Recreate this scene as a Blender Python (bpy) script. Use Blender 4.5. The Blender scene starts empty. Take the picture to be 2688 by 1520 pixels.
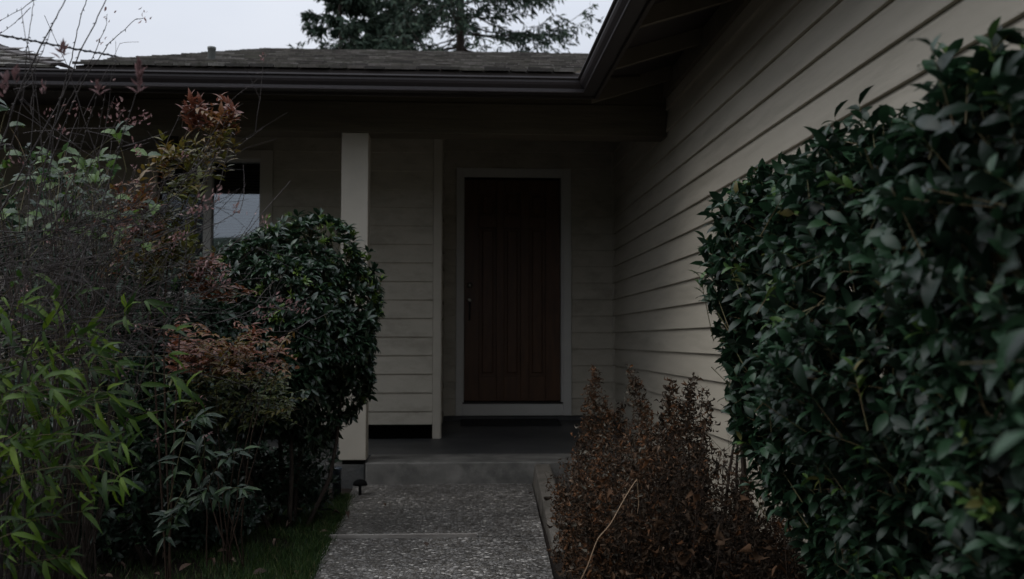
import bpy, bmesh, math, random
import numpy as np
from mathutils import Vector, Matrix
random.seed(7); rng = np.random.default_rng(7)
S = bpy.context.scene
COL = S.collection
H = 0.97                       # eye height above the garden path

# ------------------------------------------------------------------ camera
FPX, YAW, PIT, ROL = 2600.0, .055, .052, .001
_F = np.array([math.sin(YAW)*math.cos(PIT), math.cos(YAW)*math.cos(PIT), math.sin(PIT)])
_R0 = np.array([math.cos(YAW), -math.sin(YAW), 0.0]); _U0 = np.cross(_R0, _F)
_R = _R0*math.cos(ROL)+_U0*math.sin(ROL); _U = -_R0*math.sin(ROL)+_U0*math.cos(ROL)
camd = bpy.data.cameras.new('camera'); cam = bpy.data.objects.new('camera', camd); COL.objects.link(cam)
cam.matrix_world = Matrix(((_R[0], _U[0], -_F[0], 0), (_R[1], _U[1], -_F[1], 0), (_R[2], _U[2], -_F[2], H), (0, 0, 0, 1)))
camd.sensor_width = 36; camd.lens = 36*FPX/2688; camd.clip_start = .05; camd.clip_end = 500
camd.dof.use_dof = True; camd.dof.focus_distance = 4.0; camd.dof.aperture_fstop = 3.2; camd.dof.aperture_blades = 7
S.camera = cam
def at(x, y, Y):               # the point at distance Y (metres along the path) seen at a place in the photo
    d = _F+_R*(x-1344)/FPX-_U*(y-760)/FPX; p = d*Y/d[1]; p[2] += H; return p

# ------------------------------------------------------------------ world, sun, exposure
W = bpy.data.worlds.new('World'); S.world = W; W.use_nodes = True
nt = W.node_tree; nt.nodes.clear()
def wn(t, **k):
    n = nt.nodes.new(t)
    for a, b in k.items(): setattr(n, a, b)
    return n
out = wn('ShaderNodeOutputWorld'); bg = wn('ShaderNodeBackground')
sky = wn('ShaderNodeTexSky', sky_type='NISHITA', sun_disc=False, sun_elevation=math.radians(50), sun_rotation=math.radians(262), air_density=1.0, dust_density=4.0)
hsv = wn('ShaderNodeHueSaturation'); hsv.inputs['Saturation'].default_value = .25
tc = wn('ShaderNodeTexCoord'); no = wn('ShaderNodeTexNoise'); no.inputs['Scale'].default_value = 1.6; no.inputs['Detail'].default_value = 5
mp = wn('ShaderNodeMapping'); mp.inputs['Scale'].default_value = (1, 1, 3)
cr = wn('ShaderNodeValToRGB'); cr.color_ramp.elements[0].position = .35; cr.color_ramp.elements[1].position = .7
cr.color_ramp.elements[0].color = (6.3, 6.85, 7.9, 1); cr.color_ramp.elements[1].color = (7.7, 8.1, 8.9, 1)
mix = wn('ShaderNodeMix', data_type='RGBA'); mix.inputs['Factor'].default_value = .93
L = nt.links.new
L(tc.outputs['Generated'], mp.inputs['Vector']); L(mp.outputs[0], no.inputs['Vector']); L(no.outputs['Fac'], cr.inputs[0])
L(sky.outputs[0], hsv.inputs['Color']); L(hsv.outputs[0], mix.inputs['A']); L(cr.outputs[0], mix.inputs['B'])
sx = wn('ShaderNodeSeparateXYZ'); L(tc.outputs['Generated'], sx.inputs[0])       # overcast sky: brighter overhead than at the horizon
ma_ = wn('ShaderNodeMapRange'); ma_.inputs['From Min'].default_value = 0; ma_.inputs['From Max'].default_value = 1; ma_.inputs['To Min'].default_value = .74; ma_.inputs['To Max'].default_value = 2.2
L(sx.outputs['Z'], ma_.inputs['Value']); mu = wn('ShaderNodeVectorMath', operation='SCALE'); L(mix.outputs['Result'], mu.inputs[0]); L(ma_.outputs[0], mu.inputs['Scale'])
L(mu.outputs[0], bg.inputs['Color']); bg.inputs['Strength'].default_value = .090; L(bg.outputs[0], out.inputs[0])
sd = bpy.data.lights.new('sun', 'SUN'); sd.energy = .85; sd.angle = math.radians(50); sd.color = (1, .97, .93)
sun = bpy.data.objects.new('sun', sd); COL.objects.link(sun); sun.location = (-4, -4, 12)
sun.rotation_euler = (math.radians(8), math.radians(-40), 0)
S.view_settings.view_transform = 'Standard'; S.view_settings.look = 'None'; S.view_settings.exposure = 0.0
S.view_settings.gamma = 1; S.view_settings.use_curve_mapping = False
S.render.engine = 'CYCLES'; S.cycles.max_bounces = 8; S.cycles.transparent_max_bounces = 8

# ------------------------------------------------------------------ materials
def mat(name, base, rough=.6, spec=.5, var=None, vscale=8, detail=6, bump=0, bscale=40, metal=0, tint=None, trans=0, stretch=(1, 1, 1), extra=None, dark=None, dscale=2, island=0):
    m = bpy.data.materials.new(name); m.use_nodes = True; n = m.node_tree.nodes; l = m.node_tree.links.new
    p = n['Principled BSDF']; p.inputs['Roughness'].default_value = rough; p.inputs['Metallic'].default_value = metal
    p.inputs['Specular IOR Level'].default_value = spec
    col = None
    tcd = n.new('ShaderNodeTexCoord'); mpg = n.new('ShaderNodeMapping'); mpg.inputs['Scale'].default_value = stretch
    geo = n.new('ShaderNodeNewGeometry'); l(geo.outputs['Position'], mpg.inputs['Vector'])
    if tint:
        a = n.new('ShaderNodeAttribute'); a.attribute_name = 'tint'
        r = n.new('ShaderNodeValToRGB'); el = r.color_ramp.elements
        while len(el) < len(tint): el.new(.5)
        for i, (pos, c) in enumerate(tint): el[i].position = pos; el[i].color = (*c, 1)
        l(a.outputs['Fac'], r.inputs[0]); col = r.outputs[0]
    else:
        r = n.new('ShaderNodeRGB'); r.outputs[0].default_value = (*base, 1); col = r.outputs[0]
    if var:
        t = n.new('ShaderNodeTexNoise'); t.inputs['Scale'].default_value = vscale; t.inputs['Detail'].default_value = detail
        l(mpg.outputs[0], t.inputs['Vector'])
        rr = n.new('ShaderNodeMapRange'); rr.inputs['From Min'].default_value = .3; rr.inputs['From Max'].default_value = .7
        l(t.outputs['Fac'], rr.inputs['Value'])
        mx = n.new('ShaderNodeMix'); mx.data_type = 'RGBA'; mx.inputs['B'].default_value = (*var, 1)
        l(rr.outputs[0], mx.inputs['Factor']); l(col, mx.inputs['A']); col = mx.outputs['Result']
    if dark:                                             # broad stains, with a shape of their own
        t = n.new('ShaderNodeTexNoise'); t.inputs['Scale'].default_value = dscale; t.inputs['Detail'].default_value = 8; t.inputs['Roughness'].default_value = .65
        l(mpg.outputs[0], t.inputs['Vector'])
        rr = n.new('ShaderNodeMapRange'); rr.inputs['From Min'].default_value = .48; rr.inputs['From Max'].default_value = .68
        l(t.outputs['Fac'], rr.inputs['Value'])
        mx = n.new('ShaderNodeMix'); mx.data_type = 'RGBA'; mx.inputs['B'].default_value = (*dark, 1)
        l(rr.outputs[0], mx.inputs['Factor']); l(col, mx.inputs['A']); col = mx.outputs['Result']
    if island:
        hs = n.new('ShaderNodeHueSaturation'); ri = n.new('ShaderNodeMapRange'); l(geo.outputs['Random Per Island'], ri.inputs['Value'])
        ri.inputs['To Min'].default_value = 1-island; ri.inputs['To Max'].default_value = 1+island
        l(ri.outputs[0], hs.inputs['Value']); l(col, hs.inputs['Color']); col = hs.outputs[0]
    l(col, p.inputs['Base Color'])
    if bump:
        t = n.new('ShaderNodeTexNoise'); t.inputs['Scale'].default_value = bscale; t.inputs['Detail'].default_value = 8
        l(mpg.outputs[0], t.inputs['Vector']); b = n.new('ShaderNodeBump'); b.inputs['Strength'].default_value = bump; b.inputs['Distance'].default_value = .01
        l(t.outputs['Fac'], b.inputs['Height']); l(b.outputs[0], p.inputs['Normal'])
    if trans:
        tr = n.new('ShaderNodeBsdfTranslucent'); l(col, tr.inputs['Color']); ms = n.new('ShaderNodeMixShader'); ms.inputs[0].default_value = trans
        l(p.outputs[0], ms.inputs[1]); l(tr.outputs[0], ms.inputs[2]); l(ms.outputs[0], n['Material Output'].inputs['Surface'])
    if extra: extra(m, n, l, p, col)
    return m
SID = (.475, .43, .35)
M = {}
M['siding'] = mat('siding_paint', SID, .55, .35, var=(.43, .39, .315), vscale=3, bump=.12, bscale=30, stretch=(3, .7, 6), dark=(.35, .315, .25), dscale=1.3)
M['trim'] = mat('trim_paint', (.485, .44, .362), .5, .35, var=(.43, .39, .32), vscale=5, bump=.08, bscale=40)
M['doortrim'] = mat('door_trim_paint', (.56, .54, .50), .45, .4, var=(.51, .49, .45), vscale=5)
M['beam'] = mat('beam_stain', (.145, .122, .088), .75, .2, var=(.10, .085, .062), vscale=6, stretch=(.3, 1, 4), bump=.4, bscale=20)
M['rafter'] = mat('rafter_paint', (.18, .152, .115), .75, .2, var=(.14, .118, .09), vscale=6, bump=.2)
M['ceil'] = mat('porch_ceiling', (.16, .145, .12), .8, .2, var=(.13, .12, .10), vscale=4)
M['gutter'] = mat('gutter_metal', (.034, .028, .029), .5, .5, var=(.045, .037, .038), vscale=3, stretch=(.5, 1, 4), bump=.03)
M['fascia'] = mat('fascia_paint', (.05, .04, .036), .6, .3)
M['door'] = mat('door_wood', (.105, .050, .024), .42, .32, var=(.066, .030, .015), vscale=9, stretch=(4, 4, .5), bump=.1)
M['brass'] = mat('aged_metal', (.22, .20, .17), .35, .5, metal=1)
M['iron'] = mat('black_iron', (.03, .028, .028), .4, .5, metal=.6)
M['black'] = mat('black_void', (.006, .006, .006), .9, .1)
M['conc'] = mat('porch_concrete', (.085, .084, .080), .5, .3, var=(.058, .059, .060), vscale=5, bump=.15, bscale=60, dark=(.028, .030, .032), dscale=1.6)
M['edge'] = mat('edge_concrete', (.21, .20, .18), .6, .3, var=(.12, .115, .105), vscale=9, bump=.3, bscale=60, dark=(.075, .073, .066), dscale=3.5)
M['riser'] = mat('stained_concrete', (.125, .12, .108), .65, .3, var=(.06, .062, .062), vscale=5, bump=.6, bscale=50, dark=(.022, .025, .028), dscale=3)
M['curb'] = mat('curb_concrete', (.17, .15, .125), .7, .25, var=(.11, .10, .085), vscale=9, bump=.5, bscale=50, dark=(.045, .040, .03), dscale=3.5)
M['mat'] = mat('rubber_mat', (.018, .018, .018), .8, .2, bump=.3, bscale=200)
M['pipe'] = mat('vent_pipe', (.11, .115, .105), .45, .4, var=(.065, .07, .065), vscale=20)
M['cable'] = mat('cable_rubber', (.02, .02, .022), .6)
M['wood'] = mat('divider_wood', (.40, .37, .33), .8, .2, var=(.20, .18, .16), vscale=6, stretch=(.6, 4, 4))
M['screen'] = mat('insect_screen', (.03, .03, .032), .7)
M['blind'] = mat('window_blind', (.22, .22, .21), .6)
M['soil'] = mat('soil', (.016, .012, .009), .9, .2, var=(.026, .019, .014), vscale=12, bump=1, bscale=30)
M['hill'] = mat('wooded_hill', (.03, .045, .028), .9, .2, var=(.02, .03, .02), vscale=.6, bump=1, bscale=1)
# shingles
M['shingle'] = mat('shingle_wood', None, .7, .3, tint=[(0, (.06, .054, .050)), (.3, (.11, .100, .090)), (.5, (.15, .132, .118)), (.62, (.11, .107, .085)), (.85, (.175, .158, .142)), (1, (.25, .235, .215))], bump=.6, bscale=50, stretch=(3, 1, 1), dark=(.065, .062, .048), dscale=5)
# exposed aggregate path
def agg(m, n, l, p, col):
    g = n.new('ShaderNodeNewGeometry')
    v = n.new('ShaderNodeTexVoronoi'); v.inputs['Scale'].default_value = 58; v.inputs['Randomness'].default_value = 1
    v2 = n.new('ShaderNodeTexVoronoi'); v2.inputs['Scale'].default_value = 58; v2.feature = 'DISTANCE_TO_EDGE'
    l(g.outputs['Position'], v.inputs['Vector']); l(g.outputs['Position'], v2.inputs['Vector'])
    r = n.new('ShaderNodeValToRGB'); e = r.color_ramp.elements
    sx = n.new('ShaderNodeSeparateColor'); l(v.outputs['Color'], sx.inputs[0]); l(sx.outputs[0], r.inputs[0])
    e[0].color = (.04, .036, .032, 1); e[1].color = (.62, .58, .52, 1); e.new(.35).color = (.13, .115, .095, 1); e.new(.65).color = (.20, .19, .175, 1); e.new(.88).color = (.27, .25, .23, 1)
    gap = n.new('ShaderNodeMapRange'); gap.inputs['From Max'].default_value = .14; l(v2.outputs['Distance'], gap.inputs['Value'])
    mx = n.new('ShaderNodeMix'); mx.data_type = 'RGBA'; mx.inputs['A'].default_value = (.05, .047, .042, 1)
    l(gap.outputs[0], mx.inputs['Factor']); l(r.outputs[0], mx.inputs['B'])
    big = n.new('ShaderNodeTexNoise'); big.inputs['Scale'].default_value = 2.2; big.inputs['Detail'].default_value = 6; l(g.outputs['Position'], big.inputs['Vector'])
    br = n.new('ShaderNodeMapRange'); br.inputs['From Min'].default_value = .35; br.inputs['From Max'].default_value = .65; br.inputs['To Min'].default_value = .75; br.inputs['To Max'].default_value = 1.35
    l(big.outputs['Fac'], br.inputs['Value'])
    mm = n.new('ShaderNodeMix'); mm.data_type = 'RGBA'; mm.blend_type = 'MULTIPLY'; mm.inputs['Factor'].default_value = 1
    l(mx.outputs['Result'], mm.inputs['A']); l(br.outputs[0], mm.inputs['B']); l(mm.outputs['Result'], p.inputs['Base Color'])
    sm = n.new('ShaderNodeMapRange'); sm.interpolation_type = 'SMOOTHSTEP'; sm.inputs['From Max'].default_value = .3; l(v2.outputs['Distance'], sm.inputs['Value'])
    ad = n.new('ShaderNodeMath'); ad.operation = 'MULTIPLY'; l(sm.outputs[0], ad.inputs[0]); l(sx.outputs[1], ad.inputs[1])
    b = n.new('ShaderNodeBump'); b.inputs['Strength'].default_value = 1; b.inputs['Distance'].default_value = .006
    l(ad.outputs[0], b.inputs['Height']); l(b.outputs[0], p.inputs['Normal'])
M['path'] = mat('exposed_aggregate', (.2, .2, .2), .38, .5, extra=agg)
# window glass: clear pane that mirrors part of the sky
def glassmat():
    m = bpy.data.materials.new('window_glass'); m.use_nodes = True; n = m.node_tree.nodes; l = m.node_tree.links.new; n.remove(n['Principled BSDF'])
    g = n.new('ShaderNodeBsdfGlossy'); g.inputs['Roughness'].default_value = .004; g.inputs['Color'].default_value = (.9, .95, 1, 1)
    t = n.new('ShaderNodeBsdfTransparent'); t.inputs['Color'].default_value = (.75, .78, .78, 1)
    x = n.new('ShaderNodeMixShader'); x.inputs[0].default_value = .17; l(t.outputs[0], x.inputs[1]); l(g.outputs[0], x.inputs[2]); l(x.outputs[0], n['Material Output'].inputs['Surface'])
    return m
M['glass'] = glassmat()
LEAF = dict(rough=.38, spec=.5, trans=.22)
M['hedge'] = mat('hedge_leaf', None, tint=[(0, (.006, .016, .008)), (.45, (.016, .043, .021)), (.8, (.031, .075, .034)), (.96, (.078, .145, .028)), (1, (.13, .105, .035))], rough=.42, spec=.38, trans=.2)
M['laurel'] = mat('glossy_leaf', None, .30, .5, tint=[(0, (.012, .026, .014)), (.6, (.026, .054, .028)), (.85, (.042, .085, .034)), (1, (.15, .23, .035))], trans=.18)
M['nandina'] = mat('autumn_leaf', None, .4, .45, tint=[(0, (.030, .050, .018)), (.35, (.10, .105, .018)), (.6, (.15, .09, .020)), (.8, (.16, .055, .022)), (1, (.18, .065, .045))], trans=.3)
M['bamboo'] = mat('bamboo_leaf', None, .5, .25, tint=[(0, (.013, .032, .008)), (.5, (.044, .092, .013)), (.85, (.095, .165, .015)), (1, (.14, .215, .018))], trans=.35)
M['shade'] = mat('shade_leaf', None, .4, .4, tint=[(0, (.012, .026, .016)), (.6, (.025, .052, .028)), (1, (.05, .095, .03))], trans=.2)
M['broad'] = mat('broad_leaf', None, .4, .4, tint=[(0, (.025, .055, .025)), (.6, (.06, .11, .025)), (1, (.11, .19, .03))], trans=.35)
M['bud'] = mat('pink_bud', None, .6, .3, tint=[(0, (.13, .075, .075)), (.5, (.26, .13, .125)), (1, (.36, .24, .22))], trans=.25)
M['dead'] = mat('withered_leaf', None, .8, .2, tint=[(0, (.018, .013, .009)), (.4, (.044, .031, .020)), (.68, (.085, .045, .023)), (.88, (.150, .064, .026)), (1, (.15, .135, .105))], trans=.1)
M['needle'] = mat('fir_needles', None, .7, .2, tint=[(0, (.024, .040, .028)), (.6, (.044, .072, .050)), (1, (.078, .108, .070))], trans=.1)
M['bark'] = mat('bark', (.075, .058, .047), .9, .2, var=(.045, .036, .03), vscale=18, bump=.6, bscale=60)
M['twig'] = mat('bare_twig', (.078, .065, .060), .75, .3, var=(.042, .036, .035), vscale=14)
M['greentwig'] = mat('green_stem', (.10, .11, .045), .6, .3, var=(.13, .085, .045), vscale=10)
M['straw'] = mat('straw_stem', (.42, .30, .19), .6, .3, var=(.28, .17, .10), vscale=14)
M['deadtwig'] = mat('dead_stem', (.06, .038, .026), .85, .2, var=(.035, .024, .018), vscale=14)
M['grass'] = mat('grass_blade', None, .5, .3, tint=[(0, (.016, .034, .011)), (.6, (.038, .080, .020)), (.9, (.075, .12, .03)), (1, (.16, .14, .07))], trans=.25)
M['litter'] = mat('fallen_leaf', None, .7, .3, tint=[(0, (.045, .030, .022)), (.6, (.11, .07, .05)), (1, (.17, .12, .09))], trans=.1)

# ------------------------------------------------------------------ helpers
def tag(o, label=None, cat=None, group=None, kind=None):
    if label: o['label'] = label
    if cat: o['category'] = cat
    if group: o['group'] = group
    if kind: o['kind'] = kind
    return o
def empty(name, loc=(0, 0, 0), rz=0, **k):
    o = bpy.data.objects.new(name, None); COL.objects.link(o); o.location = loc; o.rotation_euler.z = rz; o.empty_display_size = .1
    return tag(o, **k)
def link(name, me, parent=None, loc=None):
    o = bpy.data.objects.new(name, me); COL.objects.link(o)
    if parent is not None: o.parent = parent
    if loc is not None: o.location = loc
    return o
class MB:
    def __init__(s): s.v = []; s.f = []; s.sm = []
    def add(s, vs, fs, smooth=False):
        b = len(s.v); s.v += [tuple(map(float, v)) for v in vs]; s.f += [tuple(b+i for i in f) for f in fs]; s.sm += [smooth]*len(fs); return s
    def box(s, a, b):
        x0, y0, z0 = a; x1, y1, z1 = b
        return s.add([(x0, y0, z0), (x1, y0, z0), (x1, y1, z0), (x0, y1, z0), (x0, y0, z1), (x1, y0, z1), (x1, y1, z1), (x0, y1, z1)],
                     [(0, 3, 2, 1), (4, 5, 6, 7), (0, 1, 5, 4), (1, 2, 6, 5), (2, 3, 7, 6), (3, 0, 4, 7)])
    def prism(s, A, B):        # two matching outlines joined into a solid
        n = len(A); return s.add(list(A)+list(B), [tuple(range(n))[::-1], tuple(range(n, 2*n))]+[(i, (i+1) % n, n+(i+1) % n, n+i) for i in range(n)])
    def tube(s, pts, r, n=6, r1=None):
        pts = [np.array(p, float) for p in pts]; m = len(pts); vs = []; fs = []
        if r1 is None: r1 = r
        up = np.array([.3, .2, .93])
        for i, p in enumerate(pts):
            t = pts[min(i+1, m-1)]-pts[max(i-1, 0)]; t /= np.linalg.norm(t)+1e-9
            a = np.cross(t, up); a /= np.linalg.norm(a)+1e-9; b = np.cross(t, a); rr = r+(r1-r)*i/max(m-1, 1)
            for k in range(n): q = 2*math.pi*k/n; vs.append(p+rr*(a*math.cos(q)+b*math.sin(q)))
        for i in range(m-1):
            for k in range(n): fs.append((i*n+k, i*n+(k+1) % n, (i+1)*n+(k+1) % n, (i+1)*n+k))
        fs += [tuple(range(n))[::-1], tuple(range((m-1)*n, m*n))]
        return s.add(vs, fs, True)
    def lathe(s, c, prof, n=20):
        vs = []; fs = []; m = len(prof)
        for r, z in prof:
            for k in range(n): q = 2*math.pi*k/n; vs.append((c[0]+r*math.cos(q), c[1]+r*math.sin(q), c[2]+z))
        for i in range(m-1):
            for k in range(n): fs.append((i*n+k, i*n+(k+1) % n, (i+1)*n+(k+1) % n, (i+1)*n+k))
        fs += [tuple(range(n))[::-1], tuple(range((m-1)*n, m*n))]
        return s.add(vs, fs, True)
    def mesh(s, name, m):
        me = bpy.data.meshes.new(name); me.from_pydata(s.v, [], s.f); me.materials.append(m)
        me.polygons.foreach_set('use_smooth', s.sm); me.update(); return me
    def build(s, name, m, parent=None, bevel=0, **k):
        o = link(name, s.mesh(name, m), parent)
        if bevel: b = o.modifiers.new('bevel', 'BEVEL'); b.width = bevel; b.segments = 2; b.limit_method = 'ANGLE'
        return tag(o, **k)
def box(name, a, b, m, parent=None, bevel=0, **k): return MB().box(a, b).build(name, m, parent, bevel, **k)
def nrm(a): return a/(np.linalg.norm(a, axis=-1, keepdims=True)+1e-9)
# leaf outlines: (along, half width) rows, folded on the midrib and arched
def leaf_tpl(rows, fold=.25, arch=.12):
    v = [(0, 0, 0)]; f = []
    for t, w in rows: z = -arch*4*(t-.5)**2+arch; v += [(t, -w, z+fold*w), (t, 0, z), (t, w, z+fold*w)]
    v.append((1, 0, 0)); n = len(rows); f += [(0, 2, 1), (0, 3, 2)]
    for i in range(n-1):
        a = 1+3*i; b = a+3; f += [(a, a+1, b+1), (a, b+1, b), (a+1, a+2, b+2), (a+1, b+2, b+1)]
    a = 1+3*(n-1); e = len(v)-1; f += [(a, a+1, e), (a+1, a+2, e)]
    return np.array(v, float), np.array(f)
OVAL = leaf_tpl([(.14, .12), (.40, .21), (.70, .165), (.88, .075)])
LANCE = leaf_tpl([(.08, .055), (.30, .085), (.62, .065), (.85, .028)], fold=.3, arch=.16)
POINT = leaf_tpl([(.15, .10), (.42, .15), (.72, .085)], fold=.35, arch=.1)
CURL = leaf_tpl([(.2, .13), (.5, .17), (.8, .08)], fold=1.2, arch=.45)
SLIM = leaf_tpl([(.5, .05)], fold=.3, arch=.1)
BROAD = leaf_tpl([(.06, .2), (.25, .34), (.42, .26), (.55, .31), (.75, .15), (.86, .14)], fold=.15, arch=.12)
def leaf_arrays(tpl, P, D, N, Ln, Wd, tint):
    P = np.atleast_2d(P); D = nrm(np.atleast_2d(D)); n = len(P); Wv = nrm(np.cross(N, D)); Nv = np.cross(D, Wv)
    tv, tf = tpl; Ln = np.broadcast_to(Ln, (n,)); Wd = np.broadcast_to(Wd, (n,))
    V = P[:, None]+D[:, None]*(tv[None, :, 0:1]*Ln[:, None, None])+Wv[:, None]*(tv[None, :, 1:2]*(Ln*Wd)[:, None, None])+Nv[:, None]*(tv[None, :, 2:3]*Ln[:, None, None])
    F = tf[None]+(np.arange(n)*len(tv))[:, None, None]
    return V.reshape(-1, 3), F.reshape(-1, 3), np.repeat(np.broadcast_to(tint, (n,)), len(tv))
def mesh_np(name, V, F, T, m, smooth=True):
    me = bpy.data.meshes.new(name); me.vertices.add(len(V)); me.vertices.foreach_set('co', np.asarray(V, np.float32).ravel())
    me.loops.add(F.size); me.loops.foreach_set('vertex_index', F.astype(np.int32).ravel())
    me.polygons.add(len(F)); me.polygons.foreach_set('loop_start', (np.arange(len(F))*F.shape[1]).astype(np.int32))
    me.polygons.foreach_set('loop_total', np.full(len(F), F.shape[1], np.int32)); me.update(calc_edges=True)
    if T is not None: a = me.attributes.new('tint', 'FLOAT', 'POINT'); a.data.foreach_set('value', np.asarray(T, np.float32))
    me.polygons.foreach_set('use_smooth', np.full(len(F), smooth)); me.materials.append(m); me.validate(); return me
class Foliage:                                            # gathers leaves; the largest 300 become parts, the rest one mass
    def __init__(s): s.a = []
    def add(s, tpl, P, D, N, Ln, Wd=1., tint=.5):
        P = np.atleast_2d(P); n = len(P); g = lambda x: np.broadcast_to(np.asarray(x, float), (n,)).copy()
        s.a.append((tpl, P, np.broadcast_to(D, (n, 3)).copy(), np.broadcast_to(N, (n, 3)).copy(), g(Ln), g(Wd), g(tint)))
    def build(s, parent, m, single=0, name='leaf', mass='foliage'):
        tpl = s.a[0][0]; P, D, N, Ln, Wd, T = [np.concatenate([x[i] for x in s.a]) for i in range(1, 7)]
        o3 = np.array([0, 0, H]); own = np.array(parent.location) if parent else 0*o3
        idx = np.arange(len(P)); pick = np.array([], int)
        if single:
            R = P-o3; d = R@_F; px = 1344+FPX*(R@_R)/d; py = 760-FPX*(R@_U)/d
            ok = (d > .3) & (px > 0) & (px < 2688) & (py > 0) & (py < 1520)
            view = nrm(R); face = np.abs((nrm(N)*view).sum(1)); size = Ln/np.maximum(d, .3)*(.4+face)
            # keep to leaves with nothing of the plant's bulk in front of them: nearest within a coarse screen cell
            cell = (px//22).astype(int)*1000+(py//22).astype(int); order = np.lexsort((d, cell)); first = np.ones(len(order), bool)
            first[1:] = cell[order][1:] != cell[order][:-1]; front = np.zeros(len(P), bool); front[order[first]] = True
            sc = np.where(ok & front, size, 0); k = min(single, int((sc > 0).sum())); pick = np.argsort(-sc)[:k]; idx = np.setdiff1d(idx, pick)
        vars_ = {}
        for i in pick:
            key = int(T[i]*7.99)
            if key not in vars_:
                V, F, TT = leaf_arrays(tpl, [[0, 0, 0]], [[1, 0, 0]], [[0, 0, 1]], 1., 1., (key+.5)/8); vars_[key] = mesh_np(name, V, F, TT, m)
            x = nrm(D[i]); y = nrm(np.cross(N[i], x)); z = np.cross(x, y); o = link(name, vars_[key], parent)
            q = P[i]-own; l_ = Ln[i]; w = Ln[i]*Wd[i]
            o.matrix_local = Matrix(((x[0]*l_, y[0]*w, z[0]*l_, q[0]), (x[1]*l_, y[1]*w, z[1]*l_, q[1]), (x[2]*l_, y[2]*w, z[2]*l_, q[2]), (0, 0, 0, 1)))
        if len(idx):
            V, F, TT = leaf_arrays(tpl, P[idx]-own, D[idx], N[idx], Ln[idx], Wd[idx], T[idx])
            o = link(mass, mesh_np(mass, V, F, TT, m), parent); o['kind'] = 'stuff'
def rdir(n=1): return nrm(rng.normal(size=(n, 3)))
def curve(p0, p1, bend=.1, n=8, sag=0):
    p0 = np.array(p0, float); p1 = np.array(p1, float); l = np.linalg.norm(p1-p0); b = rng.normal(size=3)*bend*l; t = np.linspace(0, 1, n)[:, None]
    return p0*(1-t)+p1*t+b*(4*t*(1-t))*.5+np.array([0, 0, -sag*l])*(4*t*(1-t))+rng.normal(size=(n, 3))*l*.004
def smoothpts(pts, n=4):
    pts = np.array(pts, float); q = [2*pts[0]-pts[1], *pts, 2*pts[-1]-pts[-2]]; o = []
    for i in range(1, len(q)-2):
        for t in np.linspace(0, 1, n, endpoint=False):
            a, b, c, d = q[i-1], q[i], q[i+1], q[i+2]
            o.append(.5*((2*b)+(-a+c)*t+(2*a-5*b+4*c-d)*t*t+(-a+3*b-3*c+d)*t**3))
    o.append(pts[-1]); return np.array(o)

#SETTING
# ------------------------------------------------------------------ ground, lawn, path, porch
def Z(z): return z+H
GZ = 0.0
nx = 90; xs = np.linspace(-1, 1, nx); gx = np.sign(xs)*np.abs(xs)**2.2*120; ys = gx.copy()
V = []
for y in ys:
    for x in gx:
        z = -.03+.015*math.sin(3*x+1)*math.cos(2.3*y)
        if y < -20: z += min(7.5, (-20-y)*.28)*(1+.18*math.sin(x*.21)+.1*math.sin(x*.53+2))
        if y > 30: z += min(2, (y-30)*.05)
        V.append((x, y, z))
F = np.array([(j*nx+i, j*nx+i+1, (j+1)*nx+i+1, (j+1)*nx+i) for j in range(nx-1) for i in range(nx-1)])
g = link('ground', mesh_np('ground', np.array(V), F, None, M['soil'])); tag(g, 'dark bare soil under the shrubs', kind='structure')
g.data.materials.append(M['hill'])
for p in g.data.polygons:
    if p.center.y < -19 or p.center.y > 29: p.material_index = 1
def poly(name, pts, z, th, m, **k):
    return MB().prism([(x, y, z-th) for x, y in pts][::-1] if False else [(x, y, z-th) for x, y in pts], [(x, y, z) for x, y in pts]).build(name, m, **k)
YS = 6.8                                                    # face of the porch step
JY = 4.955
path = empty('path', (0, 0, 0), label='exposed aggregate concrete path leading to the porch step', kind='structure')
def lx(Y): return at(808, 1520, 4)[0]+(Y-at(808, 1520, 4)[1])*((at(940, 1283, 6.5)[0]-at(808, 1520, 4)[0])/2.5)
XL0, XR0 = -.60, .395                                        # path edges near the camera
def lx(Y): return -.600-(Y-4.05)*.035
def rx(Y): return .395+(Y-4.05)*.042
def slab(y0, y1): 
    ys_ = np.linspace(y0, y1, 9); jit = rng.normal(size=9)*.006
    pts = [(lx(y)+j, y) for y, j in zip(ys_, jit)]+[(rx(y), y) for y in ys_[::-1]]
    o = poly('slab', pts[::-1], 0, .10, M['path']); o.parent = path; return o
slab(4.985, YS); slab(1.2, 4.960)
box('divider_strip', (lx(4.97)-.02, 4.962, -.09), (.10, 4.988, .016), M['wood'], path)
box('divider_strip', (.102, 4.963, -.09), (rx(4.97), 4.982, -.008), M['wood'], path)
slab(-4, 1.18)
porch = empty('porch_floor', (0, 0, 0), label='dark concrete porch floor with a paler front edge', kind='structure')
def fz(y): return Z(np.interp(y, [6.8, 8.23, 9.19], [-.825, -.798, -.722]))
def slopebox(name, x0, x1, ya, yb, m, top=0, bottom=-.2):
    return MB().prism([(x0, ya, bottom), (x1, ya, bottom), (x1, ya, fz(ya)+top), (x0, ya, fz(ya)+top)], [(x0, yb, bottom), (x1, yb, bottom), (x1, yb, fz(yb)+top), (x0, yb, fz(yb)+top)]).build(name, m, porch)
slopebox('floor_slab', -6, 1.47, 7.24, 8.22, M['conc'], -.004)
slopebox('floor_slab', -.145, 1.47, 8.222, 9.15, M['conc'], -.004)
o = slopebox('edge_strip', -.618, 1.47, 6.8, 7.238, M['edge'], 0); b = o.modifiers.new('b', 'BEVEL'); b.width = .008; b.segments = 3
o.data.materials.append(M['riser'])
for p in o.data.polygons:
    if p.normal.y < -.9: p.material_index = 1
o = slopebox('pier_block', -6, -.624, 6.82, 7.238, M['riser'], -.012); b = o.modifiers.new('b', 'BEVEL'); b.width = .01; b.segments = 2

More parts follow.
